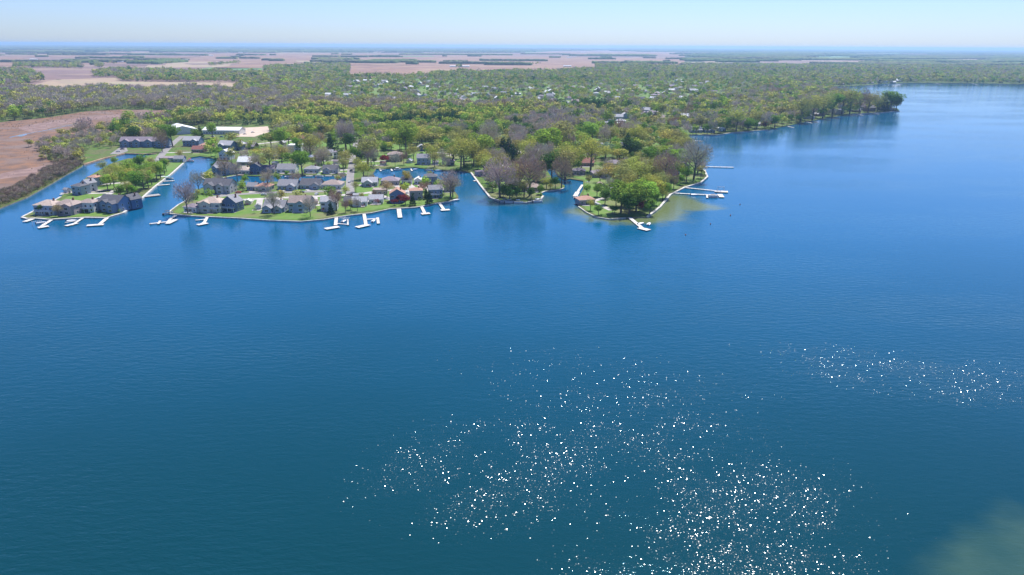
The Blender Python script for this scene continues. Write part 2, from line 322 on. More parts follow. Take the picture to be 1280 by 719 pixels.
field('field', [(640, 68), (690, 64), (735, 63.5), (850, 66), (860, 69), (760, 69.5)], PINK, 1.5)
field('field', [(900, 81), (960, 77), (1010, 76), (1080, 77.5), (1075, 79.5), (960, 80)], PURP, 1.5)
field('field', [(1010, 71), (1060, 70), (1070, 72), (1015, 73)], GREENF, 1.5); field('field', [(1110, 74.5), (1220, 74), (1215, 75.7), (1110, 76)], TANF, 1.5)
field('field', [(1070, 67), (1130, 67), (1120, 68.3), (1075, 68.3)], GREENF, 1.5); field('field', [(120, 65.5), (200, 64), (205, 65), (130, 66.7)], PINK, 1.4)
marsh = [(-900, 520), (-400, 380), (-100, 288), (0, 253), (30, 240), (60, 222), (95, 204), (60, 200), (55, 188), (60, 180), (90, 170), (150, 166), (192, 156), (234, 147), (232, 138), (150, 137), (110, 139), (60, 147), (0, 153), (-300, 175), (-1200, 260)]
sheet('marsh', W_(marsh, .9), .9, MARSHM); sheet('marsh', W_([(-30, 224), (20, 213), (70, 205), (72, 210), (40, 219), (0, 224), (-30, 230)], .95), .95, MARSHP)
sheet('marsh', W_([(20, 160), (60, 152), (120, 145), (160, 142), (200, 141), (140, 147), (80, 155), (40, 166)], .95), .95, MARSHP)
CREEK = surf('creek_surface', (.1, .13, .16), (.2, .14, .12), .08, rough=.08, spec=.8)
strip('creek_water', smooth(W_([(12, 172), (22, 169.5), (36, 167), (60, 162.5), (95, 155)], 1), 2), 3, 1.0, CREEK)
sheet('creek_water', W_([(19, 170.5), (24, 168.5), (33, 167), (34, 168.5), (27, 170.8)], 1.02), 1.02, CREEK)
LAWNS = [[(60, 260), (90, 243), (130, 232), (160, 220), (172, 225), (165, 245), (150, 262), (133, 270), (107, 270.5), (62, 272.5), (40, 270.5), (33, 271)],
 [(165, 209), (182, 195), (215, 190), (232, 198), (228, 203), (212, 217), (194, 231), (175, 240), (165, 225)],
 [(216, 265.5), (240, 250), (262, 238), (300, 240), (434, 231), (434, 240), (440, 262), (420, 269.5), (400, 273), (376, 275), (336, 273.7), (238, 268)],
 [(440, 266.5), (445, 228), (500, 226), (545, 224.5), (556, 229), (565, 238), (570, 245), (569, 248.5), (545, 252.5), (520, 257.5), (487, 259.5)],
 [(295, 202), (300, 188), (330, 176), (440, 176), (440, 217), (380, 217), (350, 216.5), (300, 217), (297, 213)],
 [(448, 205), (455, 192), (500, 178), (560, 186), (600, 190), (612, 206), (600, 214), (575, 212), (545, 210.5), (518, 207.5), (472, 209)],
 [(603, 228), (612, 225), (640, 215), (672, 230), (676, 240), (674, 247.5), (658, 251.3), (627, 249.5), (613, 243)],
 [(716, 222), (730, 206), (800, 200), (860, 200), (868, 210), (880, 218), (874, 226), (852, 232), (834, 242), (822, 257), (808, 269), (782, 270), (762, 271.5), (746, 269), (735, 263), (726, 255), (731, 236), (731, 225)],
 [(240, 194), (245, 186), (262, 182), (272, 190), (271, 197), (250, 193)], [(255, 222), (262, 212), (270, 206), (292, 208), (294, 217), (280, 220)],
 [(400, 120), (470, 100), (560, 98), (620, 112), (650, 128), (560, 132), (440, 128)], [(600, 118), (660, 108), (860, 100), (930, 112), (900, 124), (740, 130)], [(478, 108), (490, 103), (520, 107), (512, 114), (496, 115)]]
for l in LAWNS: sheet('lawn', W_(l, LZ+.06), LZ+.06, LAWN)
sheet('lawn', W_([(700, 170), (760, 152), (860, 150), (862, 164), (858, 175), (864, 190), (800, 196)], LZ+.055), LZ+.055, LAWN)
ROADS = [([(262, 247), (290, 243.5), (330, 241), (380, 240), (434, 238)], 7), ([(300, 250), (340, 248), (400, 245.5), (440, 243.5), (500, 236.5), (545, 234)], 6), ([(438, 244), (437, 225), (440, 205), (443, 190), (446, 176)], 6.6),
 ([(173, 214), (196, 202), (205, 190), (218, 178), (228, 170)], 7), ([(446, 176), (490, 171), (560, 172), (640, 180), (660, 205), (640, 214), (628, 206), (622, 200)], 6), ([(640, 214), (648, 222), (636, 222)], 5),
 ([(300, 183), (340, 178), (400, 172), (446, 172)], 6), ([(492, 107), (504, 120), (512, 126)], 6), ([(538, 111), (546, 122), (552, 130)], 6), ([(800, 205), (840, 206), (856, 204)], 6), ([(560, 195), (600, 187), (625, 176)], 6), ([(740, 252), (752, 258), (765, 263)], 5),
 ([(68, 93), (100, 89), (150, 85), (190, 84)], 9), ([(480, 71), (505, 85), (516, 92)], 9), ([(118, 250), (132, 245), (150, 235), (168, 218)], 5)]
roadpx = []
for p, w in ROADS:
    q = smooth(W_(p), 2); strip('road', q, w, LZ+.12, ROADM if w > 6.5 else DRIVE); roadpx += [(x, y, w/2+3) for x, y in q]
sheet('sand_lot', W_([(291, 171), (300, 160), (335, 158), (337, 165), (318, 171)], LZ+.1), LZ+.1, SANDM)
sheet('parking_lot', W_([(137, 193), (150, 184), (158, 184), (160, 189), (150, 192.5)], LZ+.1), LZ+.1, ROADM)
PLAIN = [(-80, 115), (-80, 66), (856, 66), (856, 84.5), (770, 86), (700, 90), (545, 92.5), (540, 97), (436, 97.5), (438, 82), (380, 80), (330, 86), (332, 97), (306, 104), (292, 115), (60, 115)]
sheet('field', W_(PLAIN, .93), .93, PURP)
GRV = random.Random(21); 
FR = random.Random(4)
for i in range(22):
    y = 66.5+15*FR.random()**1.4; x = FR.uniform(-30, 780); w = FR.uniform(40, 130); h = FR.uniform(1, 3.2)*(y-57)/16; sk = FR.uniform(-12, 12)
    sheet('field', W_([(x, y), (x+w, y-FR.uniform(0, .5)), (x+w+sk, y-h), (x+sk, y-h)], 1.7+.05*i), 1.7+.05*i, FR.choice([PINK, TANF, PURP, PINK, PURP, GREENF]))
GROVES = [[(x, y), (x+w, y), (x+w+2, y-h), (x+2, y-h)] for x, y, w, h in ((GRV.uniform(-20, 830), 67+16*GRV.random()**1.3, GRV.choice([6, 10, 16, 30, 60, 95])*GRV.uniform(.7, 1.2), GRV.uniform(.25, .6)) for _ in range(75))]+[[(17, 84.5), (105, 86), (100, 81.5), (60, 80), (20, 81)], [(-60, 95), (43, 94.5), (40, 89), (-60, 88)], [(-60, 112), (0, 109.5), (22, 107), (56, 101.5), (52, 97), (-60, 100)], [(118, 97), (146, 97), (152, 102), (306, 103.4), (331, 97), (325, 92.5), (230, 90.5), (180, 89), (150, 88), (117, 92)],
 [(158, 80), (192, 80), (188, 75), (160, 75)], [(119, 84.5), (130, 84.5), (128, 81), (119, 81)], [(262, 83), (290, 80), (316, 78.5), (314, 77.6), (262, 81.6)], [(103, 73.4), (117, 73.4), (117, 71.5), (103, 71.5)], [(315, 79), (350, 79), (382, 75.5), (378, 73.5), (318, 75)], [(388, 77.5), (406, 77.5), (405, 73), (389, 73)], [(444, 79), (496, 79), (495, 74), (445, 74)], [(648, 76.5), (680, 80.5), (709, 79), (705, 74), (650, 73)], [(744, 88), (800, 88), (820, 84), (800, 81), (744, 82)], [(536, 97.5), (552, 98), (552, 92.5), (540, 92.5)], [(570, 84.8), (577, 84.8), (577, 83.5), (570, 83.5)], [(180, 78), (192, 78), (192, 74), (180, 74)], [(61, 71), (76, 71), (76, 69.5), (61, 69.5)]]
CLEAR = [[(205, 190), (205, 160), (345, 156), (345, 180), (300, 184)],[(291, 172), (298, 158), (337, 156), (340, 172)], [(130, 198), (150, 182), (210, 181), (232, 200), (215, 215), (196, 196)], [(205, 170), (215, 158), (300, 156), (302, 172)]]

# ------------------------------------------------------------------ houses
def winmesh(w, h, panes):
    mb = MB(); mb.box(-w/2-.12, w/2+.12, -.05, .02, -.12, h+.12, WHITE); n = panes
    for i in range(n):
        a = -w/2+i*w/n+.04; mb.box(a, a+w/n-.08, -.075, 0, .04, h-.04, GLASSM)
    return mb.mesh('window')
WIN = winmesh(1.3, 1.4, 1); WIDE = winmesh(2.4, 1.5, 2); PATIO = winmesh(2.6, 2.1, 2)
dm = MB(); dm.box(-.5, .5, -.06, .02, 0, 2.1, surf('door_paint', (.25, .08, .06), None, 1)); dm.box(-.62, -.5, -.05, .02, 0, 2.2, WHITE); dm.box(.5, .62, -.05, .02, 0, 2.2, WHITE); DOOR = dm.mesh('door')
gm_ = MB(); gm_.box(-2.4, 2.4, -.05, .02, 0, 2.2, WHITE)
for k in range(3): gm_.box(-2.3, 2.3, -.08, -.05, .08+k*.72, .7+k*.72, WHITE)
GARAGE = gm_.mesh('garage_door')
houses = []      # (x, y, radius) for keeping trees away
def block(wm, rm, ox, oy, w, d, h, ridge, pitch, wall, roof, ov=.45):
    x0, x1, y0, y1 = ox-w/2, ox+w/2, oy-d/2, oy+d/2
    if ridge == 'flat':
        wm.box(x0, x1, y0, y1, -.3, h, wall); rm.box(x0-.3, x1+.3, y0-.3, y1+.3, h+.003, h+.35, roof); return
    span = d if ridge in ('x', 'hip') else w; rh = span/2*pitch; T = .22
    if ridge == 'hip':
        wm.box(x0, x1, y0, y1, -.3, h, wall); X0, X1, Y0, Y1 = x0-ov, x1+ov, y0-ov, y1+ov; k = max(0, (w-d)/2)
        a = (ox-k, oy, h+rh) if w > d else (ox, oy, h+rh); b = (ox+k, oy, h+rh) if w > d else (ox, oy+.01, h+rh)
        vs = [(X0, Y0, h), (X1, Y0, h), (X1, Y1, h), (X0, Y1, h), a, b, (X0, Y0, h+T), (X1, Y0, h+T), (X1, Y1, h+T), (X0, Y1, h+T)]
        rm.add(vs, [(6, 7, 5, 4), (7, 8, 5), (8, 9, 4, 5), (9, 6, 4), (0, 1, 7, 6), (1, 2, 8, 7), (2, 3, 9, 8), (3, 0, 6, 9), (3, 2, 1, 0)], roof); return
    if ridge == 'x':
        pr = [(x0, y0, -.3), (x0, y1, -.3), (x0, y1, h), (x0, oy, h+rh), (x0, y0, h)]; wm.add(pr+[(x1, p[1], p[2]) for p in pr], [(4, 3, 2, 1, 0), (5, 6, 7, 8, 9), (0, 1, 6, 5), (1, 2, 7, 6), (4, 0, 5, 9), (2, 3, 8, 7), (3, 4, 9, 8)], wall)
        for s in (-1, 1):
            e = oy+s*(d/2+ov); ze = h-ov*pitch
            q = [(x0-ov, e, ze+.03), (x1+ov, e, ze+.03), (x1+ov, oy, h+rh+.03), (x0-ov, oy, h+rh+.03)]
            rm.add(q+[(a, b, c+T) for a, b, c in q], [(0, 1, 2, 3), (4, 5, 6, 7), (0, 1, 5, 4), (1, 2, 6, 5), (3, 0, 4, 7)], roof)
    else:
        pr = [(x0, y0, -.3), (x1, y0, -.3), (x1, y0, h), (ox, y0, h+rh), (x0, y0, h)]; wm.add(pr+[(p[0], y1, p[2]) for p in pr], [(0, 1, 2, 3, 4), (9, 8, 7, 6, 5), (1, 0, 5, 6), (2, 1, 6, 7), (0, 4, 9, 5), (3, 2, 7, 8), (4, 3, 8, 9)], wall)
        for s in (-1, 1):
            e = ox+s*(w/2+ov); ze = h-ov*pitch
            q = [(e, y0-ov, ze+.03), (e, y1+ov, ze+.03), (ox, y1+ov, h+rh+.03), (ox, y0-ov, h+rh+.03)]
            rm.add(q+[(a, b, c+T) for a, b, c in q], [(0, 1, 2, 3), (4, 5, 6, 7), (0, 1, 5, 4), (1, 2, 6, 5), (3, 0, 4, 7)], roof)
HREC = []
RW = dict(dark='dark', grey='grey', brown='brown', tan='tan', lilac='purple-grey', salmon='salmon', white='white', red='red-brown', pale='pale grey')
WW = dict(white='white', blue='blue', navy='navy', tan='tan', grey='grey', greyblue='blue-grey', brown='brown', mauve='mauve', cream='cream', red='red', green='green')
def house(x0, x1, yb, st, ridge, roof, wall, zone, wing=None, rz=0, d=None, kind='house', detail=2, feat='', pitch=None, chim=True):
    """a house seen between pixel columns x0..x1 standing on pixel row yb"""
    cx = (x0+x1)/2; bx, by = at(cx, yb); dist = math.hypot(bx, by); ppm = F/math.hypot(dist, H)
    w = max(6 if kind != 'shed' else 3.2, (x1-x0)/ppm*(.8 if x1 < 172 else .93)); d = d or min(12.5, max(7.5, w*.8)); h = 3.0*st+.5; pitch = pitch or (.62 if ridge != 'hip' else .5)
    if kind == 'shed': h = 2.5; d = w*.8
    elif kind != 'house': h = 5*st
    a = math.radians(rz); oy = d/2
    X, Y = bx-math.sin(a)*oy, by+math.cos(a)*oy
    root = link(kind, None, None, (X, Y, LZ), a); houses.append((X, Y, max(w, d)/2+1.5))
    wm, rm = MB(), MB(); wa, ro = wallm(wall), roofm(roof); block(wm, rm, 0, 0, w, d, h, ridge, pitch, wa, ro)
    fr = []
    if wing:
        for (fx, ww, wd, wr) in wing:       # fraction along the front, width, how far it juts out, ridge
            ww_ = min(ww, w*.6); gx = fx*(w/2-ww_/2); hh = h-.15
            block(wm, rm, gx, -d/2-wd/2+1.5, ww_, wd+3, hh, wr, pitch, wa, ro); fr.append((gx, ww_, -d/2-wd, hh))
    if detail > 0 and ridge in ('x', 'hip'):
        fb = MB(); ez = h-.45*pitch if ridge == 'x' else h
        fb.box(-w/2-.46, w/2+.46, -d/2-.5, -d/2-.452, ez-.16, ez+.2, WHITE); fb.build('fascia', root)
    wo = wm.build('wall', root); rf = rm.build('roof', root)
    if chim and detail > 0 and ridge != 'flat' and kind == 'house':
        c = MB(); zt = h+(d if ridge != 'y' else w)/2*pitch+.9; c.box(w*.18, w*.18+.9, .6, 1.3, h*.7, zt, surf('chimney_brick', (.28, .14, .1), None, 2)); c.build('chimney', rf)
    if detail >= 1:
        for s in range(st):
            z = .9+2.8*s
            n = max(2, int(w/3.4)); xs = [-w/2+(i+.5)*w/n for i in range(n)]
            for i, x in enumerate(xs):
                if any(abs(x-g) < gw/2+.9 for g, gw, _, _ in fr): continue
                if s == 0 and i == n//2 and kind == 'house': link('patio_door', PATIO, root, (x, -d/2, .15)); continue
                if s == 0 and i == n//2-1 and detail == 2 and 'p' in feat: link('door', DOOR, root, (x, -d/2, .1)); continue
                link('window', WIDE if (i+s) % 3 == 1 else WIN, root, (x, -d/2, z))
            for g, gw, gy, hh in fr: link('window', WIDE, root, (g, gy, z))
            if detail == 2:
                for sx in (-1, 1):
                    for yy in ((-d*.22, d*.22) if d > 8 else (0,)): link('window', WIN, root, (sx*w/2, yy, z), sx*math.pi/2)
        if 'g' in feat: link('garage_door', GARAGE, root, (w*.2, d/2, 0), math.pi)
        if 'b' in feat:                      # balcony and railing on the lake side
            b = MB(); b.box(-w*.42, w*.42, -d/2-2.4, -d/2-.05, 2.75, 2.95, WHITE); b.box(-w*.42, w*.42, -d/2-2.4, -d/2-2.32, 3.85, 3.95, WHITE)
            for i in range(13): x = -w*.42+i*w*.84/12; b.box(x-.04, x+.04, -d/2-2.39, -d/2-2.33, 2.95, 3.85, WHITE)
            for x in (-w*.41, 0, w*.41): b.box(x-.1, x+.1, -d/2-2.35, -d/2-2.15, 0, 2.75, WHITE)
            b.build('balcony', root)
        if 'd' in feat:
            b = MB(); b.box(-w*.3, w*.4, -d/2-3.5, -d/2-.04, .3, .5, DECK)
            for x in (-w*.3, w*.05, w*.38): b.box(x, x+.1, -d/2-3.45, -d/2-3.35, .5, 1.4, WHITE)
            b.box(-w*.3, w*.4, -d/2-3.45, -d/2-3.37, 1.4, 1.47, WHITE); b.build('deck', root)
    HREC.append((root, cx, RW[roof], WW[wall], st, zone, kind)); return root
def G(f, w=6, j=2, r='y'): return (f, w, j, r)
Z1 = 'on the front of the far-left spit'; Z2 = 'beside the marsh canal'; Z3 = 'on the middle spit lake front'; Z4 = 'between lane and inner canal'; Z5 = 'on the north bank of the inner canal'
Z6 = 'among the lawns north of the canal'; Z7 = 'at the head of the left lagoon'; Z8 = 'on the middle spit end'; Z9 = 'on the wooded centre point'; Z10 = 'on the round right-hand point'; Z11 = 'behind the two right-hand points'; Z12 = 'on the shore behind the long piers'
HT = [(42, 70, 269, 2, 'hip', 'tan', 'greyblue', Z1, None, -8, 'b'), (66, 95, 268.5, 2, 'hip', 'brown', 'mauve', Z1, [G(.8)], -6, ''), (98, 119, 265.5, 2, 'hip', 'brown', 'white', Z1, None, -4, 'b'), (121, 153, 264.5, 2, 'x', 'dark', 'blue', Z1, [G(-.4, 6, 2), G(.8, 5, 4)], -14, ''), (151, 170, 260.5, 2, 'y', 'dark', 'navy', Z1, None, -30, ''),
 (88, 105, 243.5, 2, 'hip', 'dark', 'greyblue', Z2, None, -20, ''), (100, 114, 239.5, 2, 'y', 'grey', 'white', Z2, None, -25, ''), (109, 123, 232, 2, 'hip', 'salmon', 'greyblue', Z2, None, -20, ''),
 (229, 247, 265.5, 1, 'hip', 'lilac', 'white', Z3, None, -15, 'd'), (248, 276, 265.5, 2, 'hip', 'tan', 'cream', Z3, [G(-.5, 7, 1.5, 'y')], -4, 'b'), (277, 297, 264.5, 2, 'y', 'grey', 'navy', Z3, None, -12, 'b'), (329, 356, 265, 1, 'x', 'grey', 'greyblue', Z3, [G(-.8, 6, 4), G(.8, 6, 3)], -3, ''), (361, 388, 265, 2, 'x', 'brown', 'greyblue', Z3, [G(.2, 5, 1)], 0, 'd'), (401, 421, 263.5, 2, 'x', 'pale', 'white', Z3, [G(.5, 5, 2)], 4, 'bd'),
 (440, 459, 258, 1, 'x', 'pale', 'white', Z3, [G(-.6)], 5, 'd'), (461, 479, 255, 1, 'x', 'pale', 'white', Z3, None, 5, 'd'), (487, 507, 253.5, 2, 'y', 'salmon', 'blue', Z8, None, 8, ''), (512, 529, 249.5, 2, 'hip', 'salmon', 'mauve', Z8, None, 10, ''), (536, 554, 247.5, 2, 'x', 'grey', 'blue', Z8, None, 12, 'b'),
 (466, 484, 243.5, 1, 'flat', 'brown', 'tan', Z8, None, 5, ''), (556, 569, 240, 1, 'hip', 'lilac', 'mauve', Z8, None, 15, ''), (430, 441, 257, 1, 'x', 'dark', 'brown', Z3, None, 3, ''),
 (309, 321, 238.5, 1, 'x', 'grey', 'blue', Z4, None, 0, ''), (318, 337, 239, 1, 'hip', 'salmon', 'cream', Z4, [G(.5, 5, 1)], -6, 'g'), (347, 371, 237.5, 1, 'x', 'grey', 'greyblue', Z4, [G(.8, 6, 3)], -2, 'g'), (375, 400, 236.5, 1, 'x', 'dark', 'greyblue', Z4, [G(.9, 6, 2)], 0, 'g'), (402, 427, 236.5, 1, 'hip', 'brown', 'white', Z4, None, 0, 'g'),
 (452, 472, 233, 1, 'x', 'pale', 'grey', Z4, [G(-.4, 7, 3)], 3, 'g'), (476, 499, 231.5, 1, 'hip', 'lilac', 'mauve', Z4, None, 3, ''), (502, 515, 230.5, 1, 'x', 'dark', 'white', Z4, None, 3, ''), (518, 527, 230.5, 1, 'y', 'white', 'white', Z4, None, 3, ''), (530, 547, 230.5, 2, 'hip', 'dark', 'navy', Z4, None, 6, ''),
 (297, 317, 207, 1, 'x', 'white', 'brown', Z5, None, 0, ''), (293, 312, 218, 1, 'hip', 'tan', 'cream', Z5, None, -6, ''), (313, 326, 217.5, 2, 'y', 'dark', 'navy', Z5, None, 0, ''), (346, 369, 216.5, 1, 'x', 'grey', 'white', Z5, None, 0, 'd'), (380, 398, 216.5, 1, 'hip', 'grey', 'greyblue', Z5, None, 0, 'd'), (403, 422, 217, 1, 'x', 'dark', 'grey', Z5, [G(-.6)], 0, 'd'), (328, 343, 216, 1, 'x', 'lilac', 'grey', Z5, None, 0, ''),
 (263, 287, 218.5, 2, 'x', 'grey', 'blue', Z5, [G(-.5, 6, 3)], -28, ''), (255, 288, 242, 2, 'x', 'dark', 'grey', Z4, [G(-.7, 7, 3), G(.4, 5, 2)], -5, ''),
 (360, 377, 189.5, 2, 'flat', 'white', 'white', Z6, None, 0, ''), (366, 380, 177, 1, 'x', 'red', 'brown', Z6, None, 0, ''), (406, 416, 195, 1, 'x', 'pale', 'white', Z6, None, 0, ''), (417, 430, 198.5, 2, 'hip', 'lilac', 'white', Z6, None, 0, ''), (484, 503, 202, 2, 'hip', 'brown', 'brown', Z6, [G(.4, 6, 2)], 4, ''), (521, 533, 189, 1, 'y', 'pale', 'navy', Z6, None, 10, ''), (521, 538, 206, 2, 'x', 'grey', 'greyblue', Z6, None, 2, 'd'), (558, 568, 206.5, 1, 'hip', 'lilac', 'mauve', Z6, None, 0, ''),
 (448, 460, 193, 1, 'x', 'brown', 'tan', Z6, None, 0, ''), (340, 352, 199, 1, 'x', 'dark', 'brown', Z6, None, 0, ''), (386, 398, 202, 1, 'x', 'white', 'green', Z6, None, 0, ''), (525, 534, 178, 1, 'x', 'grey', 'grey', Z6, None, 0, ''),
 (229, 249, 183, 2, 'x', 'pale', 'blue', Z7, [G(.7)], -5, ''), (249, 264, 186, 1, 'hip', 'salmon', 'brown', Z7, None, 0, ''), (240, 254, 191, 1, 'x', 'red', 'brown', Z7, None, 0, ''), (272, 290, 189, 2, 'x', 'pale', 'blue', Z7, [G(-.6)], -15, ''), (291, 303, 188, 2, 'y', 'pale', 'navy', Z7, None, -8, ''), (302, 318, 187, 1, 'x', 'lilac', 'brown', Z7, None, -8, ''), (200, 217, 202.5, 1, 'flat', 'lilac', 'greyblue', Z7, None, 4, ''), (218, 229, 203, 1, 'x', 'grey', 'grey', Z7, None, 4, ''), (274, 288, 200, 2, 'y', 'white', 'white', Z7, None, -10, ''),
 (598, 611, 220, 1, 'flat', 'lilac', 'mauve', Z9, None, 40, ''), (652, 676, 240, 1, 'hip', 'brown', 'brown', Z9, None, -5, 'd'), (634, 650, 232, 1, 'x', 'lilac', 'tan', Z9, None, -8, ''), (632, 642, 172, 1, 'x', 'grey', 'tan', Z11, None, 0, ''), (670, 683, 194, 1, 'x', 'pale', 'white', Z11, None, 0, ''), (688, 700, 198, 1, 'x', 'white', 'white', Z11, None, 0, ''), (634, 646, 201, 1, 'x', 'grey', 'white', Z9, None, 0, ''), (712, 719, 170, 1, 'x', 'white', 'white', Z11, None, 0, ''), (752, 768, 168, 1, 'x', 'pale', 'white', Z11, None, 0, ''),
 (719, 743, 208, 1, 'x', 'red', 'red', Z11, None, 0, ''), (716, 732, 218.5, 1, 'hip', 'lilac', 'mauve', Z11, [G(.6, 5, 1)], 0, ''), (741, 767, 222, 1, 'hip', 'lilac', 'mauve', Z10, [G(.4, 7, 3)], 8, ''), (759, 780, 209.5, 1, 'hip', 'lilac', 'grey', Z10, None, 0, ''), (723, 745, 256, 1, 'hip', 'salmon', 'mauve', Z10, None, 15, ''), (755, 774, 246, 1, 'x', 'grey', 'brown', Z10, None, -20, ''), (742, 754, 186, 1, 'x', 'pale', 'grey', Z11, None, 0, ''), (776, 790, 186, 1, 'x', 'dark', 'white', Z11, None, 0, ''), (812, 824, 178, 1, 'x', 'grey', 'white', Z11, None, 0, ''),
 (838, 852, 200, 2, 'x', 'grey', 'greyblue', Z12, None, 15, ''), (840, 850, 219, 2, 'x', 'lilac', 'blue', Z12, None, 10, ''), (852, 862, 212, 1, 'y', 'lilac', 'mauve', Z12, None, 10, ''), (864, 878, 166, 1, 'x', 'pale', 'blue', Z12, None, 5, ''), (881, 894, 166, 1, 'x', 'grey', 'blue', Z12, [G(.3, 5, 1)], 5, ''), (898, 907, 164, 1, 'hip', 'white', 'white', Z12, None, 8, ''), (848, 862, 148, 1, 'x', 'white', 'tan', Z12, None, 0, ''), (868, 880, 150, 1, 'x', 'lilac', 'white', Z12, None, 0, ''), (884, 896, 151.5, 1, 'x', 'white', 'white', Z12, None, 0, ''), (941, 951, 158, 1, 'x', 'pale', 'white', Z12, None, 8, '')]
for (x0, x1, yb, st, rd, rf, wl, z, wg, rz, ft) in HT: house(x0, x1, yb, st, rd, rf, wl, z, wg, rz, feat=ft, detail=2 if yb > 200 else 1, pitch=.75 if (x0, x1) == (277, 297) else None)
for i, (x, yb, rf, wl, ps) in enumerate([(323, 262, 'grey', 'white', 'left of the grey-roofed lake front pair'), (310, 256, 'white', 'cream', 'on the lane behind the lake front lawn'), (394, 256, 'brown', 'tan', 'behind the brown-roofed lake front house'), (445, 248, 'pale', 'grey', 'near the road junction'), (524, 243, 'white', 'white', 'between the pink house and the lane'), (343, 207, 'pale', 'white', 'north of the inner canal, left one'), (374, 206, 'white', 'grey', 'north of the inner canal, middle one'), (399, 202, 'dark', 'brown', 'north of the inner canal, right one'),
 (511, 204, 'white', 'white', 'beside the dark brown hipped house'), (545, 206, 'grey', 'grey', 'right of the two-storey canal house'), (331, 191, 'red', 'red', 'on the slope behind the left lagoon'), (352, 181, 'pale', 'tan', 'on the slope near the sandy lot'), (82, 241, 'grey', 'white', 'beside the marsh canal'), (305, 199, 'pale', 'white', 'behind the white-roofed canal house'), (420, 205, 'lilac', 'white', 'near the causeway road'), (750, 234, 'brown', 'brown', 'on the round right-hand point'), (478, 207, 'salmon', 'cream', 'at the upper canal bank')]):
    o = house(x-3.4, x+3.4, yb, 1, R.choice('xy'), rf, wl, '', None, R.uniform(-20, 20), kind='shed', detail=0); HREC.pop(); tag(o, f'small {WW[wl]} shed with {RW[rf]} roof {ps}', 'shed', 'garden sheds and boathouses')
# landmark buildings
o = house(153, 206, 184, 2, 'x', 'lilac', 'blue', '', [G(-.85, 8, 2), G(-.3, 8, 2), G(.3, 8, 2), G(.85, 8, 2)], 3, d=13); HREC.pop(); tag(o, 'long blue-grey apartment house with four gabled bays beyond the left spit', 'apartment house'); o.name = 'apartment_house'
o = house(213, 246, 168, 1, 'y', 'white', 'white', '', None, 35, d=38, kind='warehouse', detail=0, pitch=.3); HREC.pop(); tag(o, 'white metal warehouse with a low gable roof, left of two', 'warehouse', 'white warehouses by the woods')
o = house(254, 299, 168, 1, 'x', 'white', 'white', '', None, -2, d=20, kind='warehouse', detail=1, pitch=.3); HREC.pop(); tag(o, 'white long warehouse beside the sandy lot, right of two', 'warehouse', 'white warehouses by the woods')
# town beyond the wood, far shore
TOWN = [([(400, 126), (440, 104), (500, 100), (552, 104), (560, 128), (480, 132)], 55, 'in the left part of the town'), ([(562, 128), (560, 104), (620, 112), (690, 112), (700, 130), (620, 136)], 50, 'in the middle of the town'),
 ([(705, 132), (710, 112), (780, 100), (900, 102), (930, 112), (890, 124), (800, 130)], 62, 'in the right part of the town'), ([(740, 165), (745, 140), (850, 140), (855, 160)], 20, 'in the trees behind the round point'),
 ([(915, 157), (925, 153), (1060, 138), (1112, 136), (1112, 139.6), (1062, 141.5), (1005, 151), (960, 160)], 13, 'along the tree-lined outer point'), ([(1010, 107), (1040, 106.8), (1110, 103), (1270, 103.5), (1278, 104.8), (1220, 103.7), (1142, 102.9), (1080, 106), (1030, 108)], 12, 'on the farthest lake shore')]
for poly, n, z in TOWN:
    k = 0; tries = 0; wp = W_(poly); xs = [p[0] for p in wp]; ys = [p[1] for p in wp]
    while k < n and tries < 4000:
        tries += 1; x, y = R.uniform(min(xs), max(xs)), R.uniform(min(ys), max(ys))
        if not inpoly(np.array([x]), np.array([y]), wp)[0] or any((x-a)**2+(y-b)**2 < 20**2 for a, b, _ in houses): continue
        px, py = project(x, y); ppm = F/math.hypot(x, y, H); w = R.uniform(11, 17)*ppm/.9
        house(float(px)-w/2, float(px)+w/2, float(py), R.choice([1, 1, 2]), R.choice(['x', 'x', 'hip', 'y']), R.choice(['grey', 'pale', 'dark', 'white', 'brown', 'lilac', 'pale']), R.choice(['white', 'white', 'cream', 'greyblue', 'tan', 'grey', 'brown']), z, None, R.uniform(-30, 30), detail=0); k += 1
# farms out on the plain
for (x0, x1, yb, rf) in [(562, 571, 84, 'white'), (573, 579, 84, 'white'), (579, 587, 84, 'white'), (709, 715, 72.5, 'white'), (726, 732, 66, 'white'), (704, 714, 83.5, 'white'), (716, 721, 71.5, 'pale'), (759, 766, 78, 'white'), (212, 222, 76.5, 'pale'), (222, 234, 76, 'pale'), (261, 266, 70, 'white'), (298, 303, 66, 'white'), (37, 46, 75, 'white'), (146, 154, 78, 'white'), (921, 927, 70, 'white'), (982, 986, 74, 'white'), (1004, 1008, 71, 'white'), (0, 11, 95.5, 'pale'), (1183, 1190, 73.5, 'white'), (1234, 1238, 75, 'white'), (1240, 1244, 75, 'white'), (375, 384, 63.5, 'white'), (465, 468, 63, 'white'), (1044, 1048, 66, 'white')]:
    house(x0, x1, yb, 1, 'x', rf, 'white', 'on the plain towards the horizon', None, R.uniform(-15, 15), kind='barn', detail=0, pitch=.4)
o = house(1112, 1128, 102.6, 1, 'x', 'white', 'cream', '', [G(-.6, 16, 6)], 0, d=24, kind='lodge', detail=1); HREC.pop(); tag(o, 'large white-roofed lodge on the farthest lake shore', 'lodge')
bk = {}
for r in HREC: bk.setdefault((r[2], r[3], r[5], r[6]), []).append(r)
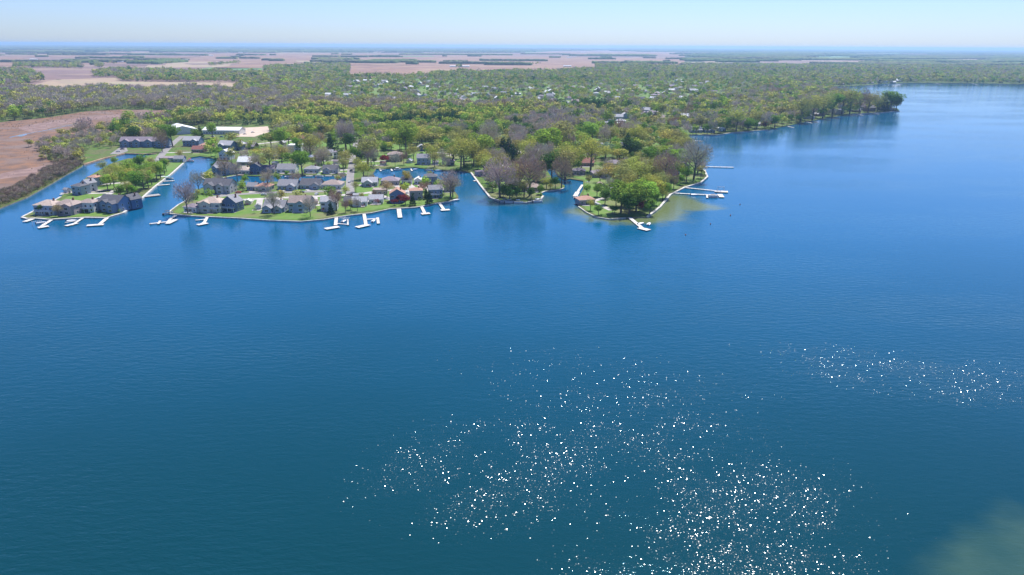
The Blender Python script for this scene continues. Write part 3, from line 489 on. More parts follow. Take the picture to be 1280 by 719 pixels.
for (rw, ww, z, kind), L in bk.items():
    L.sort(key=lambda r: r[1])
    for i, r in enumerate(L):
        nm = 'house' if kind == 'house' else 'barn'
        pos = '' if len(L) == 1 else (f'{ordw(i)} from left, ')
        lab = f'{ww} {nm} with {rw} roof, {pos}{z}' if ww != rw else f'{ww} {nm} with matching roof, {pos}{z}'
        if kind == 'barn': lab = f'{rw}-roofed barn, {ordw(i)} of {len(L)} from the left {z}'
        tag(r[0], lab, nm, 'farm barns on the plain' if nm == 'barn' else 'lakeside houses')

# driveways from the houses to their lane, terraces on the lake side
for X, Y, rr in houses:
    hx_, hy_ = project(X, Y)
    if hy_ < 185: continue
    j = min(roadpx, key=lambda q: (q[0]-X)**2+(q[1]-Y)**2); dd = math.hypot(j[0]-X, j[1]-Y)
    if rr < dd < 48:
        ux, uy = (j[0]-X)/dd, (j[1]-Y)/dd; strip('driveway', [(X+ux*rr*.6, Y+uy*rr*.6), (j[0]-ux*1, j[1]-uy*1)], R.uniform(4, 6.5), LZ+.09, DRIVE)
    if R.random() < .75:
        a = R.uniform(-.1, .1); w_ = R.uniform(2.5, 4.5); strip('terrace', [(X-w_, Y-rr*.95), (X+w_, Y-rr*.95+a)], R.uniform(3, 5), LZ+.17, R.choice([DRIVE, SANDM, DECKG]))
# ------------------------------------------------------------------ seawalls, docks, boats, cars
def seawall(px, w, mat, label, top=1.0, n=1): 
    o = strip('seawall', W_(px, LZ), w, top, mat, -1, kind=None); return tag(o, label, 'seawall')
seawall([(27, 271.5), (34, 273.3), (43, 272.8), (62, 274.3), (107, 271.8), (133, 272.2), (141, 269.7), (154, 266), (173.4, 251.2), (193.4, 233.2), (213.4, 218), (229, 204)], 1.6, CONC, 'pale concrete seawall around the front of the far-left spit')
seawall([(76, 246), (58, 256), (42, 264), (28, 271)], 1.4, CONC, 'pale seawall along the marsh canal side of the far-left spit')
seawall([(104, 206), (130, 198), (156, 192), (196, 193)], 1.4, RUST, 'rusty orange seawall below the parking lot', 1.3)
seawall([(251, 221), (256, 224), (280, 222.3), (296, 219.3)], 1, CONC, 'short grey seawall at the mouth of the inner canal')
seawall([(240, 243), (232, 251), (223, 256), (213, 263.5), (213, 267.2), (238, 269.8), (300, 272.8), (336, 275.3), (376, 276.8), (405, 274.3), (422, 271.3), (440, 268.8), (464, 266.2), (487, 261.2), (520, 259.2), (545, 254.2), (560, 252.2), (572, 249)], .9, CONC, 'long thin seawall along the middle spit lake front')
seawall([(589, 216), (600, 231), (613, 247.2), (627, 251.8), (658, 253.3), (676, 249), (679, 245)], 1.5, CONC, 'white curved seawall around the wooded centre point', 1.1)
seawall([(677, 241), (681, 239.2), (700, 236.8), (705, 235)], 1.2, CONC, 'short white seawall east of the wooded centre point')
seawall([(723, 258), (733, 265.2), (745, 271.2), (762, 273.8), (782, 272.2)], .8, CONC, 'low dark seawall around the lawn of the right-hand point', .95)
seawall([(809, 271), (825, 258.7), (838, 243.2), (856, 234.2), (876, 228.2), (884.3, 221), (880.3, 212)], 1.6, CONC, 'white seawall on the east side of the right-hand point', 1.1)
seawall([(862, 168.7), (896, 168.7), (916, 165.7), (960, 162.2)], 1.2, CONC, 'thin pale seawall on the shore behind the long piers')
seawall([(1065, 142.8), (1100, 140.8), (1124, 138.8)], 1.5, CONC, 'pale shore wall at the tip of the outer point')
pm = MB(); pm.tube((0, 0, -1.5), (0, 0, .95), .11, .11, PILE, 6); PILEM = pm.mesh('post')
def dock(segs, label, mat=DECK, w=1.6, group='docks along the shores'):
    root = link('dock', None, None, at(*segs[0][0], .7)+(0,)); ox, oy = at(*segs[0][0], .7); mb = MB(); k = 0; posts = []
    for sg in segs:
        pts = W_(sg[:-1] if isinstance(sg[-1], (int, float)) else sg, .7); ww = sg[-1] if isinstance(sg[-1], (int, float)) else w
        for a, b in zip(pts, pts[1:]):
            dx, dy = b[0]-a[0], b[1]-a[1]; l = math.hypot(dx, dy); ang = math.atan2(dy, dx); k += 1
            mb.box(-ww*.3, l+ww*.3, -ww/2, ww/2, .5, .66+.004*k, mat, ang, (a[0]-ox, a[1]-oy))
            n = max(1, int(l/5))
            for i in range(n+1):
                for s in (-1, 1): posts.append((a[0]-ox+dx*i/n-dy/l*s*(ww/2+.1), a[1]-oy+dy*i/n+dx/l*s*(ww/2+.1)))
    mb.build('deck', root)
    for p in posts[:60]: link('post', PILEM, root, (p[0], p[1], 0))
    return tag(root, label, 'dock', group)
dock([[(66, 273.5), (52, 282.5), 2.2], [(58, 282.8), (50, 284), 4]], 'slanting white dock with wide end, second from left on the far-left spit')
dock([[(42, 273), (32, 276.5), 3.4]], 'short square white dock at the far-left spit corner')
dock([[(104, 272), (90, 281), 1.8], [(95, 279), (84, 281.8), 3.2], [(94, 276), (82, 278), 1.2]], 'branched white dock before the white balcony house')
dock([[(134, 272), (124, 280.5), 2.4], [(127, 280.5), (111, 281.5), 4]], 'L-shaped wide white dock at the east corner of the far-left spit')
dock([[(178, 245.5), (196, 243.5), 7]], 'grey weathered platform dock on the left lagoon', DECKG)
dock([[(197, 231.5), (211, 230.5), 2.4]], 'small pale dock on the left lagoon above the grey platform')
dock([[(204, 226.5), (217, 225.8), 2]], 'small pale dock beside the teal boat')
dock([[(219.5, 269.5), (214, 272.5), (209, 279), 2], [(213, 276.5), (188, 279.5), 2], [(219, 274.5), (210, 279), 3.4], [(200, 276), (198, 279.5), 1.4]], 'long comb-shaped white dock at the left tip of the middle spit')
dock([[(259, 271), (256, 277), (252, 280), 2], [(257, 279), (249, 280.5), 4], [(257, 274), (245, 275), 1.5]], 'T-shaped white dock before the tan-roofed two-storey house')
dock([[(420.5, 271.5), (419.5, 281), 2.2], [(421, 283.5), (409, 285.5), 4.5], [(420, 279), (435, 280.5), 1.2], [(434.5, 274), (435, 281), 1]], 'white dock with boat slips, centre of the middle spit')
dock([[(455, 267), (457.5, 281), 2.2], [(459, 281), (448, 283.5), 4.5], [(457.5, 274), (472, 273), 1.8], [(472, 272), (473, 279), 1.8]], 'white branched dock right of the boat slips')
dock([[(498.5, 260.8), (500, 271.5), 3]], 'straight short white dock before the blue salmon-roofed house')
dock([[(527, 258.3), (531, 266.5), 2.2], [(529, 267), (535, 266.5), 4.5]], 'white dock with square end, second from right on the middle spit')
dock([[(549, 253.5), (555, 262), 2.2], [(553, 262.5), (560, 262), 4]], 'white dock with square end, rightmost on the middle spit')
dock([[(786, 271), (803, 285), 2.6], [(801, 285), (809, 287), 4.6]], 'slanting white dock at the foot of the round right-hand point')
dock([[(839, 241), (870, 242.7), (902, 244), 2.2], [(884, 243.7), (884, 247), 1.4], [(900, 243), (902, 246), 4]], 'long white pier, nearest of the long piers on the right')
dock([[(855, 234.3), (880, 236.8), (906, 239.5), 2.2], [(896, 239), (907, 239.5), 6]], 'long white pier with lift frame, middle of the long piers')
dock([[(879, 208), (900, 208.6), (916, 209), 2.6]], 'straight pale pier, farthest of the long piers')
dock([[(858, 175), (878, 176.5), 2.4]], 'pale pier in the bay behind the long piers')
dock([[(728, 231), (722, 240), 2], [(722, 240), (719, 245), 3.5]], 'white dock on the lagoon left of the round point')
dock([[(252, 219), (261, 213), 2]], 'pale dock at the right bank of the left lagoon')
dock([[(76, 243), (86, 241), 2.2]], 'short white dock on the marsh canal')
dock([[(593, 226), (600, 224), 2.4]], 'short white dock at the neck of the centre point')
for i, x in enumerate((475, 489, 514)): dock([[(x, 211), (x+1, 213.5), 1.6]], ('small pale dock below the dark brown hipped house', 'second small pale dock along the upper canal bank', 'small pale dock left of the moored boats cluster')[i])
for i, x in enumerate((348, 362, 386, 410, 421)): dock([[(x-3, 219.8), (x+4, 219.8), 2]], f'narrow white landing, {ordw(i)} of 5 along the inner canal')
for i, (x, y) in enumerate([(1072, 143.4), (1092, 142), (1008, 153), (985, 158.6), (1170, 104.9), (1216, 105.4)]): dock([[(x, y-.6), (x+7, y+.9), 2]], f'tiny pale dock on the outer shores, {ordw(i)} by nearness of listing' if 0 else ('tiny pale dock nearest the outer point tip on its left', 'tiny pale dock at the outer point tip', 'tiny pale dock midway along the outer point', 'tiny pale dock where the outer point begins', 'tiny pale dock on the farthest shore, left one', 'tiny pale dock on the farthest shore, right one')[i])

def pontoon_proto():
    root = link('pontoon_boat', None)
    for s in (-1, 1):
        m = MB(); m.tube((-3.4, s*.95, .1), (3.1, s*.95, .1), .33, .33, ALU, 8); m.tube((3.1, s*.95, .1), (3.9, s*.95, .25), .33, .06, ALU, 8); m.build('pontoon', root)
    m = MB(); m.box(-3.5, 3.6, -1.25, 1.25, .45, .55, DECK); m.build('deck', root)
    m = MB()
    for s in (-1, 1): m.box(-3.3, 3.4, s*1.2-.03, s*1.2+.03, .6, 1.3, WHITE)
    m.box(3.38, 3.44, -1.2, 1.2, .6, 1.3, WHITE); m.build('railing', root)
    m = MB(); m.box(-3.2, -2.4, -1.1, 1.1, .56, 1.15, CLOTH); m.box(1.6, 3.2, .5, 1.1, .56, 1.15, CLOTH); m.box(1.6, 3.2, -1.1, -.5, .56, 1.15, CLOTH); m.build('seat', root)
    m = MB(); m.box(-1.7, 1.3, -1.2, 1.2, 2.5, 2.62, CLOTH)
    for x in (-1.6, 1.2):
        for s in (-1, 1): m.tube((x, s*1.15, .6), (x, s*1.15, 2.5), .03, .03, ALU, 5)
    m.build('canopy', root)
    m = MB(); m.box(-4, -3.6, -.25, .25, 0, 1.2, RUBBER); m.build('outboard_motor', root); return root
def motorboat_proto():
    root = link('motor_boat', None); st = [(-2.9, 1.05, .0), (-1, 1.15, 0), (1, 1.05, .03), (2.2, .65, .15), (3.1, .06, .4)]; vs = []
    for x, w, k in st: vs += [(x, -w, .85), (x, -w*.75, -.1+k), (x, 0, -.3+k), (x, w*.75, -.1+k), (x, w, .85)]
    fs = [(5*i+j, 5*i+j+1, 5*i+j+6, 5*i+j+5) for i in range(4) for j in range(4)]+[(0, 1, 2, 3, 4)]
    m = MB(); m.add(vs, fs, WHITE); m.build('hull', root)
    m = MB(); top = [(-2.9, -1.05, .85), (-2.9, 1.05, .85), (-1, 1.15, .86), (1, 1.05, .88), (2.2, .65, .9), (3.1, 0, .86), (2.2, -.65, .9), (1, -1.05, .88), (-1, -1.15, .86), (0, 0, 1.35), (-2, 0, 1.2)]
    m.add(top, [(0, 8, 10), (8, 9, 10), (8, 7, 9), (7, 6, 9), (6, 5, 9), (5, 4, 9), (4, 3, 9), (3, 2, 9), (2, 10, 9), (2, 1, 10), (1, 0, 10)], CLOTH); m.build('cover', root)
    m = MB(); m.box(-3.4, -2.95, -.2, .2, .1, 1.35, RUBBER); m.build('outboard_motor', root); return root
def lift_proto():
    root = link('boat_lift', None); m = MB()
    for x in (-2.6, 2.6):
        for s in (-1.6, 1.6): m.tube((x, s, -1.3), (x, s, 2.4), .09, .09, ALU, 6)
    for s in (-1.6, 1.6): m.box(-2.7, 2.7, s-.05, s+.05, 2.3, 2.45, ALU)
    for x in (-2.6, 2.6): m.box(x-.05, x+.05, -1.6, 1.6, .5, .65, ALU)
    m.build('frame', root); m = MB()
    for i in range(6): m.box(-2.6+i*1.0, -2.5+i*1.0, -1.6, 1.6, 2.45, 2.55, ALU)
    m.build('canopy_frame', root); return root
def car_proto():
    root = link('parked_car', None); prof = [(-2.2, .35), (-2.2, .95), (-1.5, 1.05), (-1.0, 1.5), (.6, 1.5), (1.2, 1.05), (2.1, .9), (2.2, .4)]
    m = MB(); n = len(prof); vs = [(x, -.88, z) for x, z in prof]+[(x, .88, z) for x, z in prof]
    m.add(vs, [tuple(range(n)), tuple(range(2*n-1, n-1, -1))]+[(i, n+i, n+(i+1) % n, (i+1) % n) for i in range(n)], PAINT); m.build('body', root)
    m = MB()
    for s in (-1, 1): m.add([(-1.3, s*.89, 1.08), (-.9, s*.89, 1.42), (.55, s*.89, 1.42), (.98, s*.89, 1.08)], [(0, 1, 2, 3)], GLASSM)
    m.add([(1.17, -.75, 1.09), (1.17, .75, 1.09), (.66, .7, 1.47), (.66, -.7, 1.47)], [(0, 1, 2, 3)], GLASSM); m.add([(-1.47, -.75, 1.1), (-1.47, .75, 1.1), (-1.06, .7, 1.46), (-1.06, -.7, 1.46)], [(0, 1, 2, 3)], GLASSM); m.build('car_window', root)
    w = MB(); w.tube((0, -.12, 0), (0, .12, 0), .34, .34, RUBBER, 10); w.tube((0, -.13, 0), (0, .13, 0), .18, .18, ALU, 8); wm = w.mesh('wheel')
    for x in (-1.35, 1.35):
        for s in (-1, 1): link('wheel', wm, root, (x, s*.82, .34))
    return root
def dup(root, loc, rz, label, group, colr=None):
    r = root.copy(); COL.objects.link(r); r.location = loc; r.rotation_euler = (0, 0, rz); r['label'] = label; r['group'] = group
    for ch in list(root.children):
        c = ch.copy(); COL.objects.link(c); c.parent = r
        if colr: c.color = colr+(1,)
    return r
def place(mk, cat, group, items, z):
    proto = mk(); proto['category'] = cat
    for i, (px, py, rz, colr, lab) in enumerate(items):
        x, y = at(px, py, z)
        if i == 0: r = proto; r.location = (x, y, z); r.rotation_euler = (0, 0, rad(rz)); r['label'] = lab; r['group'] = group; [setattr(c, 'color', colr+(1,)) for c in r.children]
        else: dup(proto, (x, y, z), rad(rz), lab, group, colr)
BL, TE, GY, TN, DK, RD, WH = (.06, .12, .3), (.08, .4, .42), (.4, .42, .45), (.45, .38, .28), (.04, .045, .06), (.4, .04, .03), (.65, .66, .68)
place(pontoon_proto, 'pontoon boat', 'moored pontoon boats', [(891, 247, 0, DK, 'dark canopied pontoon boat moored under the nearest long pier'), (431, 203, 0, TN, 'tan pontoon boat by the road bridge') if 0 else (238, 202, -10, RD, 'red-canopied pontoon boat at the head of the left lagoon'), (211, 224, -5, TE, 'teal pontoon boat at a small dock on the left lagoon'),
 (631, 252.8, 4, BL, 'blue pontoon boat, leftmost of four against the centre point wall'), (637, 253.6, 2, GY, 'grey pontoon boat, second of four against the centre point wall'), (648, 254.2, 0, BL, 'blue pontoon boat, third of four against the centre point wall'), (672, 252.8, 14, WH, 'white pontoon boat, rightmost of four against the centre point wall'), (536, 213.6, 20, DK, 'dark pontoon boat moored in the upper canal'), (497, 213, 30, WH, 'white pontoon boat moored in the upper canal'), (720, 248, 70, WH, 'white pontoon boat at the lagoon left of the round point'), (399, 221.5, 0, GY, 'grey pontoon boat in the inner canal'), (210, 268, 60, DK, 'dark pontoon boat at the left tip of the middle spit')], .05)
place(motorboat_proto, 'motor boat', 'moored motor boats', [(52, 279.5, 35, GY, 'grey covered motor boat, first from left on the far-left spit'), (90, 277, 20, WH, 'white motor boat inside the branched white dock'), (519, 212.5, 40, BL, 'blue covered motor boat in the upper canal'), (467, 277, 85, WH, 'white motor boat inside the branched middle spit dock'), (430, 277.5, 80, WH, 'white motor boat in the boat slips'), (478, 213, 10, DK, 'dark motor boat at the west end of the upper canal'), (205, 222, 0, WH, 'white motor boat beside the teal boat'), (548, 213.8, 10, BL, 'blue motor boat at the east end of the upper canal'), (360, 221.8, 0, WH, 'white motor boat at the inner canal landings'), (801, 280.5, 40, WH, 'small white motor boat beside the slanting dock'), (811, 281, 70, WH, 'small white motor boat right of the slanting dock'), (868, 244.3, 2, WH, 'white motor boat moored to the nearest long pier'), (570, 251, 30, WH, 'white motor boat at the rounded end of the middle spit'), (256, 219, 60, GY, 'grey motor boat at the mouth of the inner canal')], .1)
place(lift_proto, 'boat lift', 'boat lifts', [(901, 237.5, 0, WH, 'metal boat lift frame at the end of the middle long pier'), (897, 242.8, 0, WH, 'metal boat lift frame on the nearest long pier'), (47, 281.5, 35, WH, 'metal boat lift left of the slanting white dock'), (428, 276.5, 85, WH, 'left boat lift in the middle spit slips'), (433, 277.5, 85, WH, 'right boat lift in the middle spit slips'), (735, 231, 80, WH, 'metal boat lift in the lagoon by the round point')], .1)
carcols = [RD, DK, WH, GY, BL, (.3, .3, .32), (.6, .6, .6)]
caritems = [(298, 241.5, 5, RD, 'red car parked by the lane near the left tree'), (377, 241, 0, DK, 'dark car parked on the lane below the dark-roofed house'), (352, 241.8, 0, DK, 'black car parked on the lane left of centre'), (361, 206.5, 0, RD, 'red car parked north of the inner canal'), (396, 243.5, 80, WH, 'white car on the driveway right of centre'), (330, 244, 0, WH, 'white car on the lane left of the black car'), (424, 242, 10, BL, 'blue car near the road junction'), (437, 228, 90, WH, 'white car on the causeway road'), (439, 214, 85, DK, 'dark car on the causeway road beyond the canal'), (475, 240.5, 5, WH, 'white car by the flat brown-roofed house'), (506, 237, 0, GY, 'grey car on the lane near the red trees'), (647, 221, 60, WH, 'white car on the centre point drive'), (641, 206, 70, WH, 'white car on the wooded road to the centre point'), (643, 212, 70, DK, 'black car on the wooded road to the centre point'), (148, 190, 20, WH, 'white car, left of two in the parking lot'), (153, 187, 20, DK, 'dark car, right of two in the parking lot'), (125, 249.5, 20, WH, 'white car on the far-left spit drive'), (266, 171, 0, WH, 'white car before the long white warehouse'), (277, 171.5, 0, BL, 'blue car before the long white warehouse'), (306, 168, 30, WH, 'white car, left of two on the sandy lot'), (316, 166, 30, GY, 'grey car, right of two on the sandy lot'), (745, 256, -40, WH, 'white car on the drive of the round point'), (820, 206, 5, WH, 'white car on the lane behind the round point'), (414, 268, 10, WH, 'white utility cart on the lake front lawn') if 0 else (545, 236, 10, DK, 'dark car at the right end of the lane')]
place(car_proto, 'car', 'parked cars', caritems, LZ+.13)
# swimming buoys
def buoy(px, py, lab):
    r = link('buoy', None, None, at(px, py, 0)+(0,)); m = MB(); m.tube((0, 0, -.2), (0, 0, .35), .45, .4, surf('buoy_orange', (.6, .16, .08), None, 1), 10); m.tube((0, 0, .35), (0, 0, .8), .4, .06, surf('buoy_orange', (.6, .16, .08)), 10); m.build('float', r); m = MB(); m.tube((0, 0, .8), (0, 0, 1.1), .05, .05, ALU, 6); m.build('rod', r)
    tag(r, lab, 'buoy', 'orange buoys off the right-hand point')
for x, y, l in [(925, 256, 'small orange buoy nearest the long piers'), (913, 269.5, 'small orange buoy, second out from the long piers'), (888, 280.5, 'small orange buoy below the pier with the dark boat'), (857, 294, 'small orange buoy farthest down towards the open lake')]: buoy(x, y, l)

# ------------------------------------------------------------------ trees
def rnd_unit(n, rng):
    v = rng.normal(size=(n, 3)); return v/np.linalg.norm(v, axis=1, keepdims=True)
def crown_pts(kind, n, rng):
    """points inside a crown of height 1 (tree base at 0) with an uneven outline, and the size of a leaf clump"""
    if kind == 'conifer':
        z = .08+.92*(1-np.sqrt(rng.random(n))); t = 1-z; ang = rng.random(n)*6.283; r = (.03+.23*t)*(.55+.45*np.sqrt(rng.random(n)))*(1+.25*np.sin(z*38+ang))
        return np.stack([r*np.cos(ang), r*np.sin(ang), z-.05*r/.25], 1)
    nb = {'full': 15, 'airy': 13, 'small': 9}[kind]; C = []; lowz, rx, rz = {'full': (.6, .27, .34), 'airy': (.62, .24, .33), 'small': (.56, .34, .36)}[kind]
    for i in range(nb):
        u = rnd_unit(1, rng)[0]; k = rng.uniform(.35, .95); C.append((u[0]*rx*k, u[1]*rx*k, lowz+u[2]*rz*k*.8, rng.uniform(.09, .17) if kind != 'small' else rng.uniform(.13, .2)))
    C = np.array(C); w = C[:, 3]**2; ix = rng.choice(nb, n, p=w/w.sum()); u = rnd_unit(n, rng); rr = C[ix, 3]*(.6+.5*rng.random(n)**.6)
    p = C[ix, :3]+u*rr[:, None]*np.array([1, 1, .8]); p[:, 2] = np.clip(p[:, 2], .12, 1.02); return p
def tris_at(P, size, rng, up=.3):
    n = len(P); cen = P*np.array([0, 0, 1.])*.45+np.array([0, 0, .27]); o = P-cen; o /= np.linalg.norm(o, axis=1, keepdims=True)+1e-6
    nr = o*.95+rnd_unit(n, rng)*.75; nr /= np.linalg.norm(nr, axis=1, keepdims=True); a = rnd_unit(n, rng); a -= nr*(a*nr).sum(1, keepdims=True); a /= np.linalg.norm(a, axis=1, keepdims=True); b = np.cross(nr, a); b -= a*(a*b).sum(1, keepdims=True); b /= np.linalg.norm(b, axis=1, keepdims=True)
    s = (size*rng.uniform(.6, 1.3, n))[:, None]; V = np.stack([P+a*s, P-a*s*.5+b*s*.85, P-a*s*.5-b*s*.85], 1).reshape(-1, 3); return V, np.arange(3*n).reshape(-1, 3)
def branch_set(rng, nmain=7, spread=.25, h0=.25):
    """(a, b, ra, rb) segments of a trunk with limbs, height 1"""
    out = [((0, 0, -.02), (rng.normal()*.01, rng.normal()*.01, .34), .022, .016)]; top = np.array(out[0][1]); c = top.copy(); out.append((tuple(c), (c[0], c[1], .66), .014, .006)); ends = [(np.array([c[0], c[1], .66]), .006)]
    for i in range(nmain):
        a = i*2.4+rng.random(); z = .24+.4*i/nmain; p = np.array([c[0], c[1], z]); q = p+np.array([math.cos(a)*spread*rng.uniform(.5, .9), math.sin(a)*spread*rng.uniform(.5, .9), rng.uniform(.14, .28)]); out.append((tuple(p), tuple(q), .010, .005)); ends.append((q, .005))
    return out, ends
def bare_tris(n, rng, width=.006, ln=.09):
    segs, ends = branch_set(rng, 12, .26); V = []
    cen = np.array([e[0] for e in ends]); idx = rng.integers(0, len(cen), n); base = cen[idx]+rng.normal(size=(n, 3))*np.array([.075, .075, .085]); base[:, 2] = np.clip(base[:, 2], .2, .99)
    k = np.hypot(base[:, 0], base[:, 1]); lim = .3*np.sqrt(np.clip(1-((base[:, 2]-.6)/.42)**2, .02, 1)); f = np.minimum(1, lim/np.maximum(k, 1e-3)); base[:, 0] *= f; base[:, 1] *= f
    d = base-np.array([0, 0, .28]); d /= np.linalg.norm(d, axis=1, keepdims=True); d += rng.normal(size=(n, 3))*.35+np.array([0, 0, .25]); d /= np.linalg.norm(d, axis=1, keepdims=True)
    s = rnd_unit(n, rng); s -= d*(s*d).sum(1, keepdims=True); s /= np.linalg.norm(s, axis=1, keepdims=True); L = (ln*rng.uniform(.5, 1.2, n))[:, None]
    V = np.stack([base-s*width, base+s*width, base+d*L], 1).reshape(-1, 3); return V, np.arange(3*n).reshape(-1, 3), segs
def trunk_mesh(segs, name='trunk'):
    m = MB()
    for a, b, r1, r2 in segs: m.tube(a, b, r1, r2, BARK, 6)
    return m.mesh(name)
PROTO = {}
rng = np.random.default_rng(5)
for kind, nv, n, sz in (('full', 5, 2600, .022), ('airy', 5, 1250, .018), ('small', 3, 1300, .032), ('conifer', 3, 1900, .024)):
    for i in range(nv):
        segs, _ = branch_set(rng)
        if kind == 'conifer': segs = [((0, 0, -.02), (0, 0, .9), .018, .003)]
        V, T = tris_at(crown_pts(kind, n, rng), sz, rng)
        if kind == 'airy':
            V2, T2, _ = bare_tris(500, rng, .004, .07); V = np.concatenate([V, V2]); T = np.arange(len(V)).reshape(-1, 3)
        PROTO.setdefault(kind, []).append((npmesh('crown', V, T, [LEAF]), trunk_mesh(segs)))
for i in range(5):
    V, T, segs = bare_tris(2000, rng, .0042, .085); PROTO.setdefault('bare', []).append((npmesh('crown', V, T, [TWIG]), trunk_mesh(segs)))
# low-detail versions for the woods that read as one mass: (V, is_trunk) per level
def lod(kind, n, sz, rng, trunk=True):
    if kind == 'bare': V, T, s = bare_tris(n, rng, sz*.35, .12)
    else: V, T = tris_at(crown_pts(kind, n, rng), sz, rng)
    k = len(V); q = np.zeros(k, bool)
    if trunk:
        w = .012; tv = np.array([(-w, 0, 0), (w, 0, 0), (0, 0, .7), (0, -w, 0), (0, w, 0), (0, 0, .7)], float); V = np.concatenate([V, tv]); q = np.concatenate([q, np.ones(6, bool)])
    return V.astype(np.float32), q
LOD = {}
for kind, a, b, c in (('full', 560, 230, 80), ('airy', 460, 190, 66), ('bare', 620, 240, 80), ('conifer', 320, 130, 50), ('small', 240, 100, 36)):
    LOD[kind] = [[lod(kind, n, s, rng, t) for _ in range(4)] for n, s, t in ((a, .035, True), (b, .05, True), (c, .08, False))]

PAL = {'green': ((.16, .27, .04), 'full'), 'bright': ((.29, .4, .06), 'full'), 'yellow': ((.39, .4, .085), 'airy'), 'olive': ((.33, .32, .1), 'airy'), 'grey': ((.38, .33, .27), 'bare'), 'redbud': ((.3, .21, .15), 'bare'), 'conifer': ((.035, .08, .035), 'conifer'), 'red': ((.24, .045, .055), 'small'), 'gold': ((.44, .36, .09), 'airy'), 'pale': ((.28, .38, .2), 'small'), 'bush': ((.13, .22, .035), 'small'), 'dark': ((.07, .14, .03), 'full'), 'tan': ((.38, .3, .16), 'airy'), 'lilac': ((.37, .315, .28), 'bare')}
ADJ = {'green': 'green leafy', 'bright': 'bright green', 'yellow': 'yellow-green', 'olive': 'olive budding', 'grey': 'bare grey', 'redbud': 'bare red-brown', 'conifer': 'dark conifer', 'red': 'dark red', 'gold': 'golden-yellow', 'pale': 'pale green', 'bush': 'low green', 'dark': 'deep green', 'tan': 'tan budding', 'lilac': 'bare lilac-grey'}
TREES = []   # x, y, height, pal, width factor, hero
def hero(px, py, hpx, pal, wf=1.):
    x, y = at(px, py); ppm = F*math.cos(.2)/math.hypot(x, y, H); big = 1.14 if px > 560 else 1.04; TREES.append((x, y, max(3, hpx*big/ppm), pal, wf*(1.32 if px > 560 else 1.2)*(.84 if PAL[pal][1] == 'bare' else 1), True))
